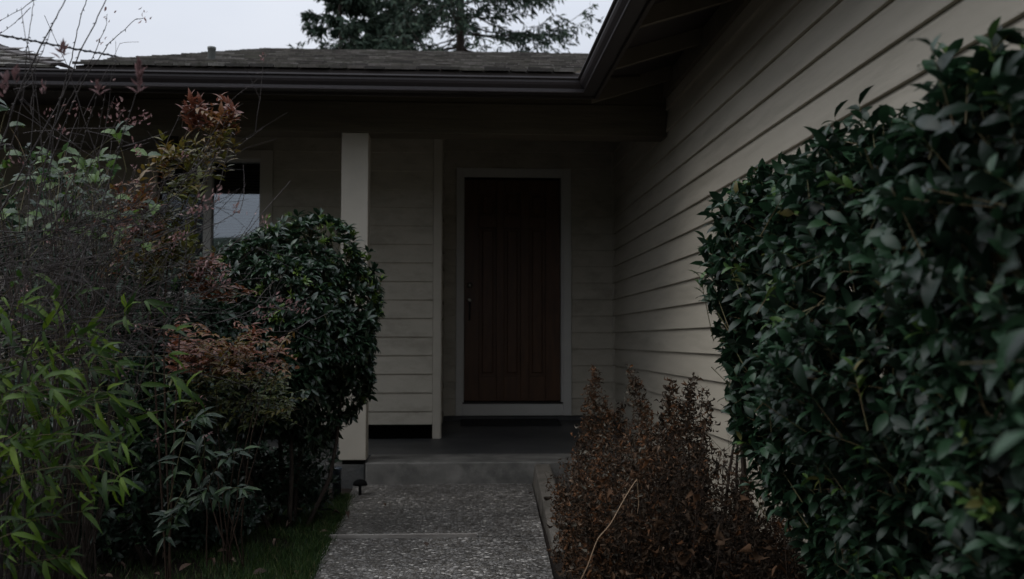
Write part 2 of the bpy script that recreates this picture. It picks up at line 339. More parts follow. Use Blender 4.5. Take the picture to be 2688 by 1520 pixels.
# sloping curb on the right of the path
zc = Z(-.836)
cu = MB().prism([(.505, YS-.002, -.1), (.64, YS-.002, -.1), (.635, YS-.002, zc), (.53, YS-.002, zc)], [(.44, 4.6, -.1), (.56, 4.6, -.1), (.555, 4.6, .008), (.447, 4.6, .008)])
cu.build('curb', M['curb'], bevel=.01, label='stained concrete curb beside the path, sloping down from the step', kind='structure')

# ------------------------------------------------------------------ the house
house = empty('house', (0, 8, 0), label='beige lap sided house with a dark recessed porch and brown gutters', cat='house')
HO = Vector((0, 8, 0))
def hp(o): o.parent = house; o.matrix_parent_inverse = Matrix.Translation(-HO); return o
def hbox(name, a, b, m, bevel=0, **k): return hp(box(name, a, b, m, None, bevel, **k))
XW, YD, YP, XB = 1.476, 9.19, 8.23, -.150
EXP = .153
def board(wall, a, b, z, top=None):                          # one clapboard: wedge, thick lower edge
    h = (top if top else z+EXP+.018)-z; j = rng.uniform(-.0006, .0006)
    prof = [(.0080, 0), (.0255+j, .0), (.0268+j, .003), (.0055+(.171-h)*.07 if h < .171 else .0055, h), (0., h)]
    if wall == 'wing': A = [(XW-o, a, z+q) for o, q in prof]; B = [(XW-o, b, z+q) for o, q in prof]
    elif wall == 'side': A = [(XB+o, a, z+q) for o, q in prof]; B = [(XB+o, b, z+q) for o, q in prof]
    else: A = [(a, wall-o, z+q) for o, q in prof]; B = [(b, wall-o, z+q) for o, q in prof]
    return hp(MB().prism(A, B).build('siding_board', M['siding']))
z0 = Z(-.072); kk = range(-5, 13)
for k in kk:                                                 # wing wall on the right, joints staggered once
    z = z0+k*EXP; top = min(z+EXP+.018, Z(1.86))
    if top-z < .03: continue
    board('wing', 7.443, YD-.03, z, top); board('wing', -2.0, 7.440, z, top)
for k in range(-4, 14):
    z = z0+k*EXP; top = min(z+EXP+.018, Z(1.92))
    if top-z < .03: continue
    if z < Z(1.60):
        board(YD, XB+.03, -.016, z, top); board(YD, 1.060, XW-.032, z, top)
    else: board(YD, XB+.03, XW-.032, z, top)
board(YD, XB+.03, 1.07, Z(1.613), Z(1.64))
zp = Z(.952)
WX0, WX1, WZ0, WZ1 = at(380, 600, YP)[0], at(717, 500, YP)[0], Z(.30), at(700, 395, YP)[2]
for k in range(-11, 7):
    z = zp+k*EXP
    if k == -11: z = Z(-.685)
    top = (zp-10*EXP+.018) if k == -11 else min(z+EXP+.018, Z(1.92))
    if top-z < .03: continue
    if top < WZ0 or z > WZ1:
        jx = rng.uniform(-1.6, -.4) if rng.random() < .5 else -3.1
        board(YP, -6, jx-.001, z, top); board(YP, jx+.001, XB-.055, z, top)
    else: board(YP, -6, WX0-.002, z, top); board(YP, WX1+.002, XB-.055, z, top)
    if z > Z(-.76): board('side', YP+.05, YD-.03, z, top)
# backing walls
hbox('wall', (XW, -2, 0), (XW+.15, YD+.1, Z(1.95)), M['siding'])
hbox('wall', (XB-.1, YD, Z(-.69)), (-.0, YD+.12, Z(1.95)), M['siding']); hbox('wall', (1.05, YD, Z(-.69)), (XW-.001, YD+.12, Z(1.95)), M['siding'])
hbox('wall', (.0, YD, Z(1.60)), (1.05, YD+.12, Z(1.95)), M['siding'])
hbox('wall', (WX1, YP, Z(-.68)), (XB-.002, YP+.12, Z(1.95)), M['siding']); hbox('wall', (-6, YP, Z(-.68)), (WX0, YP+.12, Z(1.95)), M['siding'])
hbox('wall', (WX0, YP, Z(-.68)), (WX1, YP+.12, WZ0), M['siding']); hbox('wall', (WX0, YP, WZ1), (WX1, YP+.12, Z(1.95)), M['siding'])
hbox('wall', (XB-.10, YP+.121, Z(-.68)), (XB-.001, YD-.001, Z(1.95)), M['siding'])
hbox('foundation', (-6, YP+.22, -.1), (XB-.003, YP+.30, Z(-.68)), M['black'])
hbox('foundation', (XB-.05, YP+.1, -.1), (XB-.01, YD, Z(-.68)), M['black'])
hbox('foundation', (XB-.2, YD+.002, -.1), (XW, YD+.08, Z(-.69)), M['conc'])
# corner boards
hbox('corner_board', (XB-.052, YP-.026, fz(YP)-.003), (XB+.014, YP-.001, Z(1.92)), M['trim'], .002)
hbox('corner_board', (XB-.002, YP, fz(YP)), (XB+.022, YP+.048, Z(1.92)), M['trim'], .002)
hbox('corner_board', (XB+.004, YD-.026, Z(-.68)), (XB+.028, YD-.002, Z(1.92)), M['trim'], .002)
hbox('corner_board', (XW-.030, YD-.028, Z(-.69)), (XW-.002, YD-.001, Z(1.92)), M['trim'], .002)
# post
px0, px1 = -.799, -.616
hbox('post', (px0, 6.80, Z(-.806)), (px1, 6.983, Z(1.43)), M['trim'], .004)
hbox('post_base', (px0+.02, 6.83, Z(-.84)), (px1-.02, 6.96, Z(-.806)), M['black'])
hbox('post', (-4.6, 6.80, Z(-.806)), (-4.417, 6.983, Z(1.43)), M['trim'], .004)
# beam, frieze, ceiling
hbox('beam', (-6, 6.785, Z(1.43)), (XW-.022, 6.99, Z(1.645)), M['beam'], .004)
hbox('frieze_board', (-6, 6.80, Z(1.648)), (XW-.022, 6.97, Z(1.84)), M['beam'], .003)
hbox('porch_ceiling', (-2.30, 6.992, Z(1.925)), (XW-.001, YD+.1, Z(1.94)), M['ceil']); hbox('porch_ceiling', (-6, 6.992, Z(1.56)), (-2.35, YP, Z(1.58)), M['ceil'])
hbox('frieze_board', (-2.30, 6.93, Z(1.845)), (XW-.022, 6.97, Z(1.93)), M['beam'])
# eaves: deck boards, rafters, fascia
SL = .3125
def dz(d): return Z(1.655)+SL*d                               # underside of the deck, d behind the gutter line
FY, FX = 6.17, .865
DX = -2.31
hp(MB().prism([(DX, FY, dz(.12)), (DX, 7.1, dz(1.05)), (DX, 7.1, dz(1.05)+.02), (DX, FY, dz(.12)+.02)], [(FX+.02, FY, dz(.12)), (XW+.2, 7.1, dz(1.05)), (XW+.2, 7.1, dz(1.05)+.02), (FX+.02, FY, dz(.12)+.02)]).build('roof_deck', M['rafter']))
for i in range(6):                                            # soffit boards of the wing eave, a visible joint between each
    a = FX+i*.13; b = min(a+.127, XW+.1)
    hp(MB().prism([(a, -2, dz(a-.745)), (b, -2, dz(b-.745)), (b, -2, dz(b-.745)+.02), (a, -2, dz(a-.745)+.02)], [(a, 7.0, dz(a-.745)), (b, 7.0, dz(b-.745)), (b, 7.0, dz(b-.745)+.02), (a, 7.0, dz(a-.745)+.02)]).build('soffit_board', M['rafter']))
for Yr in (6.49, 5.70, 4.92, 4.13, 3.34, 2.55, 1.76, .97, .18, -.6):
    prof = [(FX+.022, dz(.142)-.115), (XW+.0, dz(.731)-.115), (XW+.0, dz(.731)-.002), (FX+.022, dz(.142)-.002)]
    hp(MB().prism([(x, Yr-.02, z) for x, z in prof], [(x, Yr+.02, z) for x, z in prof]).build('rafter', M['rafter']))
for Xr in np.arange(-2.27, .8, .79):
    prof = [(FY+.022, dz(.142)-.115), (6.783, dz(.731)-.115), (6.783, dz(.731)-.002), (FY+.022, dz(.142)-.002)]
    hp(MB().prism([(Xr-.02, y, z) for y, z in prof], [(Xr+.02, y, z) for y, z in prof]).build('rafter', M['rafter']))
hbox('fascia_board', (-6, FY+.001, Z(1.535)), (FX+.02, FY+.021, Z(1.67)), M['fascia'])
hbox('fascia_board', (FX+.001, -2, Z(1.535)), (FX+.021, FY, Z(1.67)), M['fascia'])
hbox('frieze_board', (XW-.045, -2, Z(1.70)), (XW-.002, 6.78, Z(1.84)), M['rafter'], .002)
# gutter swept round the inner corner
GP = [(.0, 1.640), (.0, 1.551), (.076, 1.548), (.0845, 1.549), (.087, 1.553), (.0835, 1.558), (.078, 1.562), (.078, 1.576), (.088, 1.585), (.100, 1.596), (.108, 1.610), (.109, 1.624), (.119, 1.627), (.123, 1.632), (.122, 1.639), (.114, 1.641), (.110, 1.636)]
gp = GP+[(d-.0022 if i > 1 else d+.0022, z+.0022 if 1 <= i < 15 else z) for i, (d, z) in list(enumerate(GP))[::-1]]
st = [[(-6, FY-d, Z(z)) for d, z in gp], [(FX-d, FY-d, Z(z)) for d, z in gp], [(FX-d, -2, Z(z)) for d, z in gp]]
hp(MB().prism(st[0], st[1]).build('gutter', M['gutter'])); hp(MB().prism([(x, y-.0008, z) for x, y, z in st[1]], st[2]).build('gutter', M['gutter']))
xj = -1.43
jn = MB(); jq = [(d+.0016, z-.001 if i < 4 else z) for i, (d, z) in enumerate(GP[1:15])]
jn.prism([(xj-.02, FY-d, Z(z)) for d, z in jq]+[(xj-.02, FY-.05, Z(1.59))], [(xj+.02, FY-d, Z(z)) for d, z in jq]+[(xj+.02, FY-.05, Z(1.59))]); hp(jn.build('gutter_joint', M['gutter']))
# roofs
def roof_solid(name, quad, th=.03):
    q = [np.array(p, float) for p in quad]; return hp(MB().prism([p-np.array([0, 0, th]) for p in q], q).build(name, M['fascia']))
RX0, YR = -2.33, 11.95
def rz(y): return Z(1.668)+SL*(y-6.05)
roof_solid('roof', [(RX0+.01, 6.07, rz(6.07)-.006), (FX-.06, 6.07, rz(6.07)-.006), (6.8, YR, rz(YR)-.006), (RX0+.01, YR, rz(YR)-.006)])
roof_solid('roof', [(RX0, YR+.01, rz(YR)-.006), (6.8, YR+.01, rz(YR)-.006), (6.8, 17.8, rz(6.07)), (RX0, 17.8, rz(6.07))])
roof_solid('roof', [(.765, -2, rz(6.07)-.006), (6.6, -2, rz(YR)-.006), (6.6, 11.9, rz(YR)-.006), (.765, 6.07, rz(6.07)-.006)])
hp(MB().prism([(RX0, 6.19, Z(1.58)), (RX0, 11.9, Z(1.58)), (RX0, 11.9, rz(11.9)-.04), (RX0, 6.19, rz(6.19)-.04)], [(RX0+.03, 6.19, Z(1.58)), (RX0+.03, 11.9, Z(1.58)), (RX0+.03, 11.9, rz(11.9)-.04), (RX0+.03, 6.19, rz(6.19)-.04)]).build('gable_board', M['fascia']))
hbox('roof', (-6, 6.175, Z(1.59)), (RX0, 8.6, Z(1.615)), M['fascia'])
def shingle_mesh(w, ex, th, tint, seed):
    r = random.Random(seed); hw = w/2; q = r.uniform(-.006, .006)
    V = [(-hw, 0, 0), (hw, q, 0), (hw, ex*1.25, 0), (-hw, ex*1.25, 0), (-hw, 0, th), (hw, q, th*.94), (hw, ex*1.25, .002), (-hw, ex*1.25, .002)]
    F = [(0, 3, 2, 1), (4, 5, 6, 7), (0, 1, 5, 4), (1, 2, 6, 5), (2, 3, 7, 6), (3, 0, 4, 7)]
    return np.array(V, float), np.array(F)
VAR = []
for i in range(16):
    w = [.08, .10, .12, .14, .16, .19][i % 6]; V, F = shingle_mesh(w, .135, random.Random(i).uniform(.015, .024), 0, i)
    VAR.append((w, mesh_np('shingle', V, F, np.full(8, random.Random(i*3+1).random()), M['shingle'], False), V, F))
def lay(frame, ucount, vlen, xrange, keep, nmax, ex=.135, first=0):
    O, ux, uv, un = frame; MV = []; MF = []; MT = []; nb = 0; made = 0; objs = []
    rows = int(vlen/ex)
    for r in range(rows):
        v = first+r*ex; x0, x1 = xrange(v); x = x0-random.random()*.08
        while x < x1:
            i = random.randrange(16); w, me, V, F = VAR[i]
            cx = x+w/2; x += w+.005
            if cx-w/2 < x0-.004: w_ok = False
            if cx > x1 or not keep(cx, v): continue
            cx = min(max(cx, x0+w/2), max(x1, x0+w)-w/2+.001)
            base = O+ux*cx+uv*(v+random.uniform(-.006, .006))+un*random.uniform(.002, .007)
            Rm = np.stack([ux, uv, un], 1)
            objs.append((base, Rm, i))
    for base, Rm, i in objs:
        w, me, V, F = VAR[i]
        if made < nmax:
            o = link('shingle', me); o.matrix_world = Matrix.Translation(Vector(base)) @ Matrix(Rm.tolist()).to_4x4(); hp(o)
            o.matrix_parent_inverse = Matrix.Translation(-HO); made += 1
        else:
            MV.append(base+V@Rm.T); MF.append(F+nb); nb += 8; MT.append(np.full(8, random.random()))
    if MV: o = link('shingle_field', mesh_np('shingle_field', np.concatenate(MV), np.concatenate(MF), np.concatenate(MT), M['shingle'], False)); hp(o); o['kind'] = 'stuff'
c = math.sqrt(1+SL*SL)
lay((np.array([0, 6.045, rz(6.045)]), np.array([1., 0, 0]), np.array([0, 1/c, SL/c]), np.array([0, -SL/c, 1/c])), 0, 5.95*c, lambda v: (RX0, .78+v), lambda x, v: True, 190)
# far left hip roof
S2 = .45; c2 = math.sqrt(1+S2*S2); HC = np.array([-.398*6.6, 6.6, Z(.2735*6.6)])
roof_solid('roof', [tuple(HC-[0, 0, .01]), (HC[0]-2.2, HC[1]+2.2, HC[2]+2.2*S2-.01), (-7.5, HC[1]+2.2, HC[2]+2.2*S2-.01), (-7.5, HC[1], HC[2]-.01)], .05)
roof_solid('roof', [(HC[0]+.0, HC[1]+.01, HC[2]-.02), (HC[0], HC[1]+4.4, HC[2]-.02), (HC[0]-2.2, HC[1]+2.25, HC[2]+2.2*S2-.02)], .03)
lay((np.array([HC[0], HC[1]-.05, HC[2]-.05*S2]), np.array([1., 0, 0]), np.array([0, 1/c2, S2/c2]), np.array([0, -S2/c2, 1/c2])), 0, 2.2*c2, lambda v: (-3.2, -max(0, (v-.05)/c2)+.03), lambda x, v: x < -v/c2+.06, 60)
# caps along the hip of the far left roof
hd = np.array([-1, 1, S2]); hd = hd/np.linalg.norm(hd); hs = np.array([1, 1, 0])/math.sqrt(2); hn = np.cross(hs, hd); hn = hn*np.sign(hn[2])
for i in range(16):
    a = HC+hd*(i*.16-.04)+hn*(.012+.004*(i % 2)); b = a+hd*.20-hn*.006; w = .075
    hp(MB().prism([a-hs*w-hn*.012, a-hn*.0-hs*0-hn*.012+hn*.012, a+hs*w-hn*.012, a+hs*w, a+hn*.020, a-hs*w], [b-hs*w-hn*.012, b, b+hs*w-hn*.012, b+hs*w, b+hn*.012, b-hs*w]).build('hip_cap', M['fascia']))
# vent pipe
vp = at(555, 175, 7.06)
e = hp(MB().lathe((vp[0], vp[1], vp[2]-.03), [(.055, 0), (.050, .012), (.027, .03), (.027, .035), (.027, .150), (.030, .153), (.030, .170), (.024, .170), (.024, .14)]).build('vent_pipe', M['pipe'], label='short grey vent pipe standing on the shingles'))
# door
dx0, dx1, dzb, dzt = .063, .960, Z(-.557), Z(1.514)
YL = YD+.045
def hpart(name, parent, m, mb=None, bevel=0, **k):
    o = mb.build(name, m, None, bevel, **k); o.parent = parent; o.matrix_parent_inverse = Matrix.Translation(-HO) @ Matrix.Identity(4); return o
door = MB()
st_ = [(dx0, dx0+.128), None]
pX = [(at(1258, 790, YD)[0], at(1303, 790, YD)[0]), (at(1324, 790, YD)[0], at(1367, 790, YD)[0]), (at(1390, 790, YD)[0], at(1433, 790, YD)[0])]
pZ = [(at(1345, 988, YD)[2], at(1345, 596, YD)[2]), (at(1345, 567, YD)[2], at(1345, 505, YD)[2])]
xe = [dx0]+[v for a in pX for v in a]+[dx1]
dm = hp(empty('front_door', (0, 0, 0), label='dark brown panelled front door with metal handle')); dm.matrix_parent_inverse = Matrix.Translation(-HO)
def dpart(name, a, b, m, bevel=0, **k): o = box(name, a, b, m, None, bevel, **k); o.parent = dm; return o
for i in range(0, 8, 2): dpart('stile', (xe[i], YL, dzb), (xe[i+1], YL+.04, dzt), M['door'], .005)
for a, b in pX:
    for z_a, z_b in ((dzb, pZ[0][0]), (pZ[0][1], pZ[1][0]), (pZ[1][1], dzt)): dpart('rail', (a, YL+.0008, z_a), (b, YL+.039, z_b), M['door'], .002)
    for z_a, z_b in pZ:
        dpart('panel', (a+.0005, YL+.028, z_a+.0005), (b-.0005, YL+.038, z_b-.0005), M['door'])
        o = dpart('raised_panel', (a+.028, YL+.012, z_a+.028), (b-.028, YL+.0285, z_b-.028), M['door']); bv = o.modifiers.new('b', 'BEVEL'); bv.width = .008; bv.segments = 1
kx, kz = at(1233, 748, YD)[0], at(1233, 748, YD)[2]
def rot_lathe(name, cx, cz, prof, m):                          # turned part pointing out of the door
    vs = []; n = 20
    mb = MB(); mb.lathe((0, 0, 0), prof, n); mb.v = [(cx+x, YL-z, cz+y) for x, y, z in mb.v]; mb.f = [f[::-1] for f in mb.f]
    o = mb.build(name, m); o.parent = dm; return o
rot_lathe('deadbolt', kx, kz, [(.027, .0), (.027, .006), (.022, .012), (.016, .013), (.014, .018), (.004, .018)], M['brass'])
kz2 = at(1233, 788, YD)[2]
rot_lathe('latch_plate', kx, kz2, [(.024, .0), (.024, .006), (.018, .010)], M['brass'])
o = MB().tube(smoothpts([(kx, YL-.004, kz2-.012), (kx, YL-.045, kz2-.03), (kx, YL-.052, kz2-.08), (kx, YL-.048, kz2-.14), (kx, YL-.02, kz2-.175), (kx, YL+.002, kz2-.18)]), .008, 8).build('handle', M['iron']); o.parent = dm
o = MB().box((kx-.012, YL-.034, kz2-.012), (kx+.012, YL-.008, kz2-.006)).build('thumb_latch', M['brass'], None, .002); o.parent = dm
# frame
fx0, fx1, fb, ft = -.013, 1.057, Z(-.687), Z(1.610)
hbox('door_casing', (fx0, YD-.034, fb), (fx0+.062, YD+.004, ft), M['doortrim'], .003); hbox('door_casing', (fx1-.078, YD-.034, fb), (fx1, YD+.004, ft), M['doortrim'], .003)
hbox('door_casing', (fx0+.0625, YD-.033, dzt+.012), (fx1-.0785, YD+.004, ft-.001), M['doortrim'], .003)
hbox('door_jamb', (fx0+.0625, YD-.020, dzb-.03), (dx0-.002, YD+.10, dzt+.012), M['doortrim'], .002); hbox('door_jamb', (dx1+.002, YD-.020, dzb-.03), (fx1-.0785, YD+.10, dzt+.012), M['doortrim'], .002)
hbox('threshold', (dx0-.03, YD-.028, dzb-.022), (dx1+.03, YD+.10, dzb-.006), M['iron'], .002)
hbox('kick_board', (fx0+.0625, YD-.030, fb+.001), (fx1-.0785, YD+.05, dzb-.023), M['doortrim'], .003)
# window
gx0, gx1 = at(556, 520, YP)[0], at(682, 520, YP)[0]; lx0, lx1 = WX0+.10, at(535, 520, YP)[0]
gz0, gz1 = WZ0+.10, at(620, 425, YP)[2]
win = hp(empty('window', (0, 0, 0), label='sliding window whose right pane mirrors the pale sky')); win.matrix_parent_inverse = Matrix.Translation(-HO)
def wpart(name, a, b, m, bevel=0, **k): o = box(name, a, b, m, None, bevel, **k); o.parent = win; return o
wpart('casing', (WX1-.10, YP-.030, WZ0), (WX1, YP+.0, WZ1), M['trim'], .003); wpart('casing', (WX0, YP-.030, WZ0), (WX0+.10, YP, WZ1), M['trim'], .003)
wpart('casing', (WX0+.1005, YP-.029, WZ1-.07), (WX1-.1005, YP, WZ1-.001), M['trim'], .003); wpart('sill', (WX0+.1005, YP-.05, WZ0), (WX1-.1005, YP+.02, WZ0+.06), M['trim'], .003)
FRM = M['doortrim']
wpart('frame', (gx1, YP-.012, WZ0+.06), (WX1-.1005, YP+.08, WZ1-.071), FRM); wpart('frame', (lx1, YP-.010, WZ0+.06), (gx0, YP+.08, WZ1-.071), FRM, .002)
wpart('frame', (gx0, YP-.008, gz1), (gx1, YP+.08, WZ1-.071), FRM); wpart('frame', (gx0, YP-.008, WZ0+.06), (gx1, YP+.08, gz0), FRM)
wpart('frame', (WX0+.1005, YP-.008, gz1), (lx1, YP+.08, WZ1-.071), FRM); wpart('frame', (WX0+.1005, YP-.008, WZ0+.06), (lx1, YP+.08, gz0), FRM)
o = wpart('pane', (gx0-.001, YP+.036, gz0-.001), (gx1+.001, YP+.040, gz1+.001), M['glass'])
wpart('pane', (lx0-.03, YP+.050, gz0-.001), (lx1+.001, YP+.054, gz1+.001), M['glass'])
# insect screen of fine wires on the left half
scr = MB()
for x in np.arange(lx0, lx1, .006): scr.box((x, YP+.008, gz0), (x+.0022, YP+.0105, gz1))
for z in np.arange(gz0, gz1, .006): scr.box((lx0, YP+.0085, z), (lx1, YP+.010, z+.0022))
o = scr.build('insect_screen', M['screen']); o.parent = win; o['kind'] = 'stuff'
bl = MB()
for z in np.arange(gz0, gz1, .024): bl.prism([(WX0+.1, YP+.10, z), (WX0+.1, YP+.118, z+.016), (WX0+.1, YP+.119, z+.0175), (WX0+.1, YP+.101, z+.0015)], [(WX1-.1, YP+.10, z), (WX1-.1, YP+.118, z+.016), (WX1-.1, YP+.119, z+.0175), (WX1-.1, YP+.101, z+.0015)])
o = bl.build('blind', M['blind']); o.parent = win; o['kind'] = 'stuff'
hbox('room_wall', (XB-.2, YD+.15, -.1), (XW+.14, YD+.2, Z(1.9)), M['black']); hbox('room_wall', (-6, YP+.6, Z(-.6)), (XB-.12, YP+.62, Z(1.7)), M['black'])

# ------------------------------------------------------------------ door mat, path lamp, pipe, cable
ma, mb_ = at(1209, 1114, YD-.27), at(1462, 1114, YD-.27)
y0m, y1m = YD-.36, YD-.03
dmat = empty('door_mat', (.4, YD-.2, fz(YD-.2)), label='black ribbed rubber mat lying in front of the door', cat='door mat')
def mslab(x0, x1, ya, yb, t0, t1): return MB().prism([(x0, ya, fz(ya)+t0), (x1, ya, fz(ya)+t0), (x1, ya, fz(ya)+t1), (x0, ya, fz(ya)+t1)], [(x0, yb, fz(yb)+t0), (x1, yb, fz(yb)+t0), (x1, yb, fz(yb)+t1), (x0, yb, fz(yb)+t1)])
o = mslab(.03, .93, y0m, y1m, -.002, .008).build('base', M['mat'], dmat); o.matrix_parent_inverse = dmat.matrix_world.inverted() if False else Matrix.Translation(-dmat.location)
for i in range(14):
    ya = y0m+.012+i*.0225; o = mslab(.045, .915, ya, ya+.011, .0082, .0125).build('rib', M['mat'], dmat); o.matrix_parent_inverse = Matrix.Translation(-dmat.location)
lp = at(945, 1310, 6.35); lp[2] = 0
lamp = empty('path_lamp', tuple(lp), label='small dark mushroom shaped garden lamp beside the step', cat='garden lamp')
lamp.scale = (.8, .8, .8)
MB().lathe((0, 0, -.02), [(.012, 0), (.012, .10), (.018, .105), (.018, .12)], 12).build('stem', M['iron'], lamp)
MB().lathe((0, 0, .075), [(.056, 0), (.058, .006), (.052, .024), (.034, .040), (.010, .047), (.002, .048)], 24).build('cap', M['black'], lamp)
tb = at(884, 1285, 6.45); tb[2] = 0
bol = empty('drain_pipe', tuple(tb), label='short dark bluish pipe standing upright in the soil left of the step', cat='pipe')
M['bluepipe'] = mat('blue_grey_pipe', (.05, .065, .085), .35, .5)
MB().lathe((0, 0, -.03), [(.028, 0), (.028, .17), (.031, .172), (.031, .19), (.027, .19), (.027, .15)], 18).build('tube', M['bluepipe'], bol)
MB().lathe((0, 0, .150), [(.026, 0), (.026, .004), (.004, .012), (.003, .016)], 18).build('cap', M['bluepipe'], bol)
cb = MB(); pts = smoothpts([at(-700, -40, 8), at(-300, 35, 8.3), at(0, 92, 8.6), at(90, 108, 8.9), at(200, 129, 9.3), at(290, 145, 9.6), at(345, 160, 9.75), at(378, 165, 9.8)], 6)
cb.tube(pts, .0085, 6)
hel = np.array([p+np.array([0, .0, .0])+.012*np.array([0, math.cos(i*1.3), math.sin(i*1.3)]) for i, p in enumerate(smoothpts(pts, 3))]); cb.tube(hel, .005, 5)
cb.build('power_cable', M['cable'], label='black twisted overhead cable crossing the sky above the left gutter', cat='cable')
#PLANTS
# ------------------------------------------------------------------ plants
def sticks(A, B, r0, r1=None):
    A = np.atleast_2d(A).astype(float); B = np.atleast_2d(B).astype(float); n = len(A); T = nrm(B-A); u = nrm(np.cross(T, [.31, .17, .93])); w = np.cross(T, u)
    r0 = np.broadcast_to(r0, (n,))[:, None]; r1 = r0 if r1 is None else np.broadcast_to(r1, (n,))[:, None]; V = []
    for P, r in ((A, r0), (B, r1)):
        for k in range(3): q = 2*math.pi*k/3; V.append(P+r*(u*math.cos(q)+w*math.sin(q)))
    V = np.stack(V, 1).reshape(-1, 3); f = []
    for k in range(3): a, b = k, (k+1) % 3; f += [(a, b, b+3), (a, b+3, a+3)]
    return V, (np.array(f)[None]+(np.arange(n)*6)[:, None, None]).reshape(-1, 3)
class Sticks:
    def __init__(s): s.a = []
    def add(s, A, B, r0, r1=None): s.a.append(sticks(A, B, r0, r1))
    def path(s, pts, r0, r1):
        pts = np.array(pts); r = np.linspace(r0, r1, len(pts)); s.add(pts[:-1], pts[1:]+(pts[1:]-pts[:-1])*.05, r[:-1], r[1:])
    def build(s, name, m, parent, stuff=True):
        nb = 0; Vs = []; Fs = []
        for V, F in s.a: Vs.append(V); Fs.append(F+nb); nb += len(V)
        o = link(name, mesh_np(name, np.concatenate(Vs)-np.array(parent.location), np.concatenate(Fs), None, m), parent)
        if stuff: o['kind'] = 'stuff'
        return o
UP = np.array([0, 0, 1.])
def twigs(fo, st, P, T, K, L, Wd, ang=(45, 75), seg=.07, whorl=False, tint=(0, .8), fresh=.08, droop=.1, r=.0012, upn=.6):
    """leafy shoots ending at P, growing along T"""
    n = len(P); T = nrm(T); u = nrm(np.cross(T, rdir(n))); w = np.cross(T, u)
    isf = rng.random(n) < fresh
    for k in range(K):
        t = rng.uniform(0, .3, n) if whorl else np.full(n, k/K); q = (k*2.4 if whorl else (k % 2)*math.pi+(k//2)*1.57)+rng.normal(0, .25, n)
        a = np.radians(rng.uniform(ang[0], ang[1], n)*(1-.35*isf)); side = u*np.cos(q)[:, None]+w*np.sin(q)[:, None]
        D = T*np.cos(a)[:, None]+side*np.sin(a)[:, None]; D[:, 2] -= droop
        N = T*.5+UP*upn+rng.normal(0, .35, (n, 3)); ln = rng.uniform(*L, n)*np.where(isf, .75, 1)
        fo.add(OVAL if fo.tpl is None else fo.tpl, P-T*(t*seg)[:, None], D, N, ln, Wd*rng.uniform(.85, 1.15, n), np.where(isf, rng.uniform(.88, 1, n), rng.uniform(*tint, n)))
    if st is not None: st.add(P-T*(seg*1.6), P, r*1.4, r*.7)
def foliage(tpl): f = Foliage(); f.tpl = tpl; return f
def lump(P, a=.04, f=5): return a*(np.sin(P[:, 0]*f+1.3)*np.sin(P[:, 1]*f*1.2+.4)+np.sin(P[:, 2]*f*1.4+2)*np.sin(P[:, 1]*f*.7+P[:, 0]*f))

# --- clipped hedge on the right
def hedge():
    root = empty('hedge', (1.1, 1.7, 0), label='large clipped dark green hedge in the right foreground against the wall', cat='hedge')
    fo = foliage(OVAL); st = Sticks(); lo = np.array([.845, -.4, Z(-1.0)]); hi = np.array([1.42, 3.22, Z(.495)]); r = .24
    def surf(n, inset=0.):
        out = []
        a = hi-lo; ar = np.array([a[1]*a[2], a[0]*a[1], a[0]*a[2]]); pick = rng.choice(3, n, p=ar/ar.sum()); p = lo+rng.random((n, 3))*a
        p[pick == 0, 0] = lo[0]; p[pick == 1, 2] = hi[2]; p[pick == 2, 1] = hi[1]
        q = np.clip(p, lo+r, np.array([hi[0]+1, hi[1]-r, hi[2]-r])); q[:, 2] = np.maximum(p[:, 2].clip(None, hi[2]-r), lo[2]); q[:, 1] = p[:, 1].clip(None, hi[1]-r)
        nn = nrm(p-q); p = q+nn*(r-inset); p = p+nn*lump(p, .045, 7)[:, None]
        low = np.clip(Z(-.1)-p[:, 2], 0, 1); p[:, 0] = p[:, 0]+low*.42-np.clip(1.4-p[:, 1], 0, 2)*.42; p[:, 1] -= low*.12; p[:, 2] += np.clip(p[:, 1]-2.3, 0, 1)*.05*(nn[:, 2] > .2)  # near end bulges outside the view, a made-up shape that blocks light
        return p, nn
    p, nn = surf(3700); keep = (p[:, 0] < 1.47) & (p[:, 1] > -.2) & (rng.random(len(p)) < np.interp(p[:, 1], [1.2, 2.8], [.5, 1])); p, nn = p[keep], nn[keep]
    p += nn*rng.exponential(.012, len(p))[:, None]
    T = nrm(nn*1.+UP*.55+rng.normal(0, .45, p.shape)); twigs(fo, st, p, T, 7, (.036, .066), 1.0, seg=.085, fresh=.05, droop=.15)
    # a few shoots that escaped the shears
    for q in [(2480, 95, 1.85), (2600, 55, 1.6), (1850, 600, 3.2), (1838, 700, 3.1)]:
        e = at(*q); e[2] -= .035; b = e+np.array([.04, 0, -.2]); t = nrm((e-b)[None]); twigs(fo, st, np.array([e]), t, 6, (.038, .055), .9, ang=(30, 60), seg=.07, tint=(.6, 1), fresh=0); st.add([b], [e], .0018, .0012)
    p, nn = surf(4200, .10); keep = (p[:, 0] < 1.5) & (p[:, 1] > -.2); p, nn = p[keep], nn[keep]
    for k in range(3): fo.add(OVAL, p+rng.normal(0, .04, p.shape), rdir(len(p)), nn+rng.normal(0, .6, p.shape), rng.uniform(.055, .08, len(p)), 1.1, rng.uniform(0, .15, len(p)))  # inner leaves tinted near black, shade of the interior put into their colour
    st.add(p-nn*.12-UP*.1, p, .003, .0015)
    fo.build(root, M['hedge'], single=300)
    st.build('twigs', M['greentwig'], root)
    tr = MB()
    for y in np.arange(-.1, 3.1, .28):
        b = np.array([1.22+rng.normal()*.03, y, -.05]); 
        for k in range(4): tr.tube(curve(b, b+np.array([rng.normal()*.14, rng.normal()*.18, rng.uniform(.9, 1.25)]), .08, 6), .012, 5, .004)
    o = tr.build('branches', M['bark'], root); o.matrix_parent_inverse = Matrix.Translation(-root.location)
hedge()

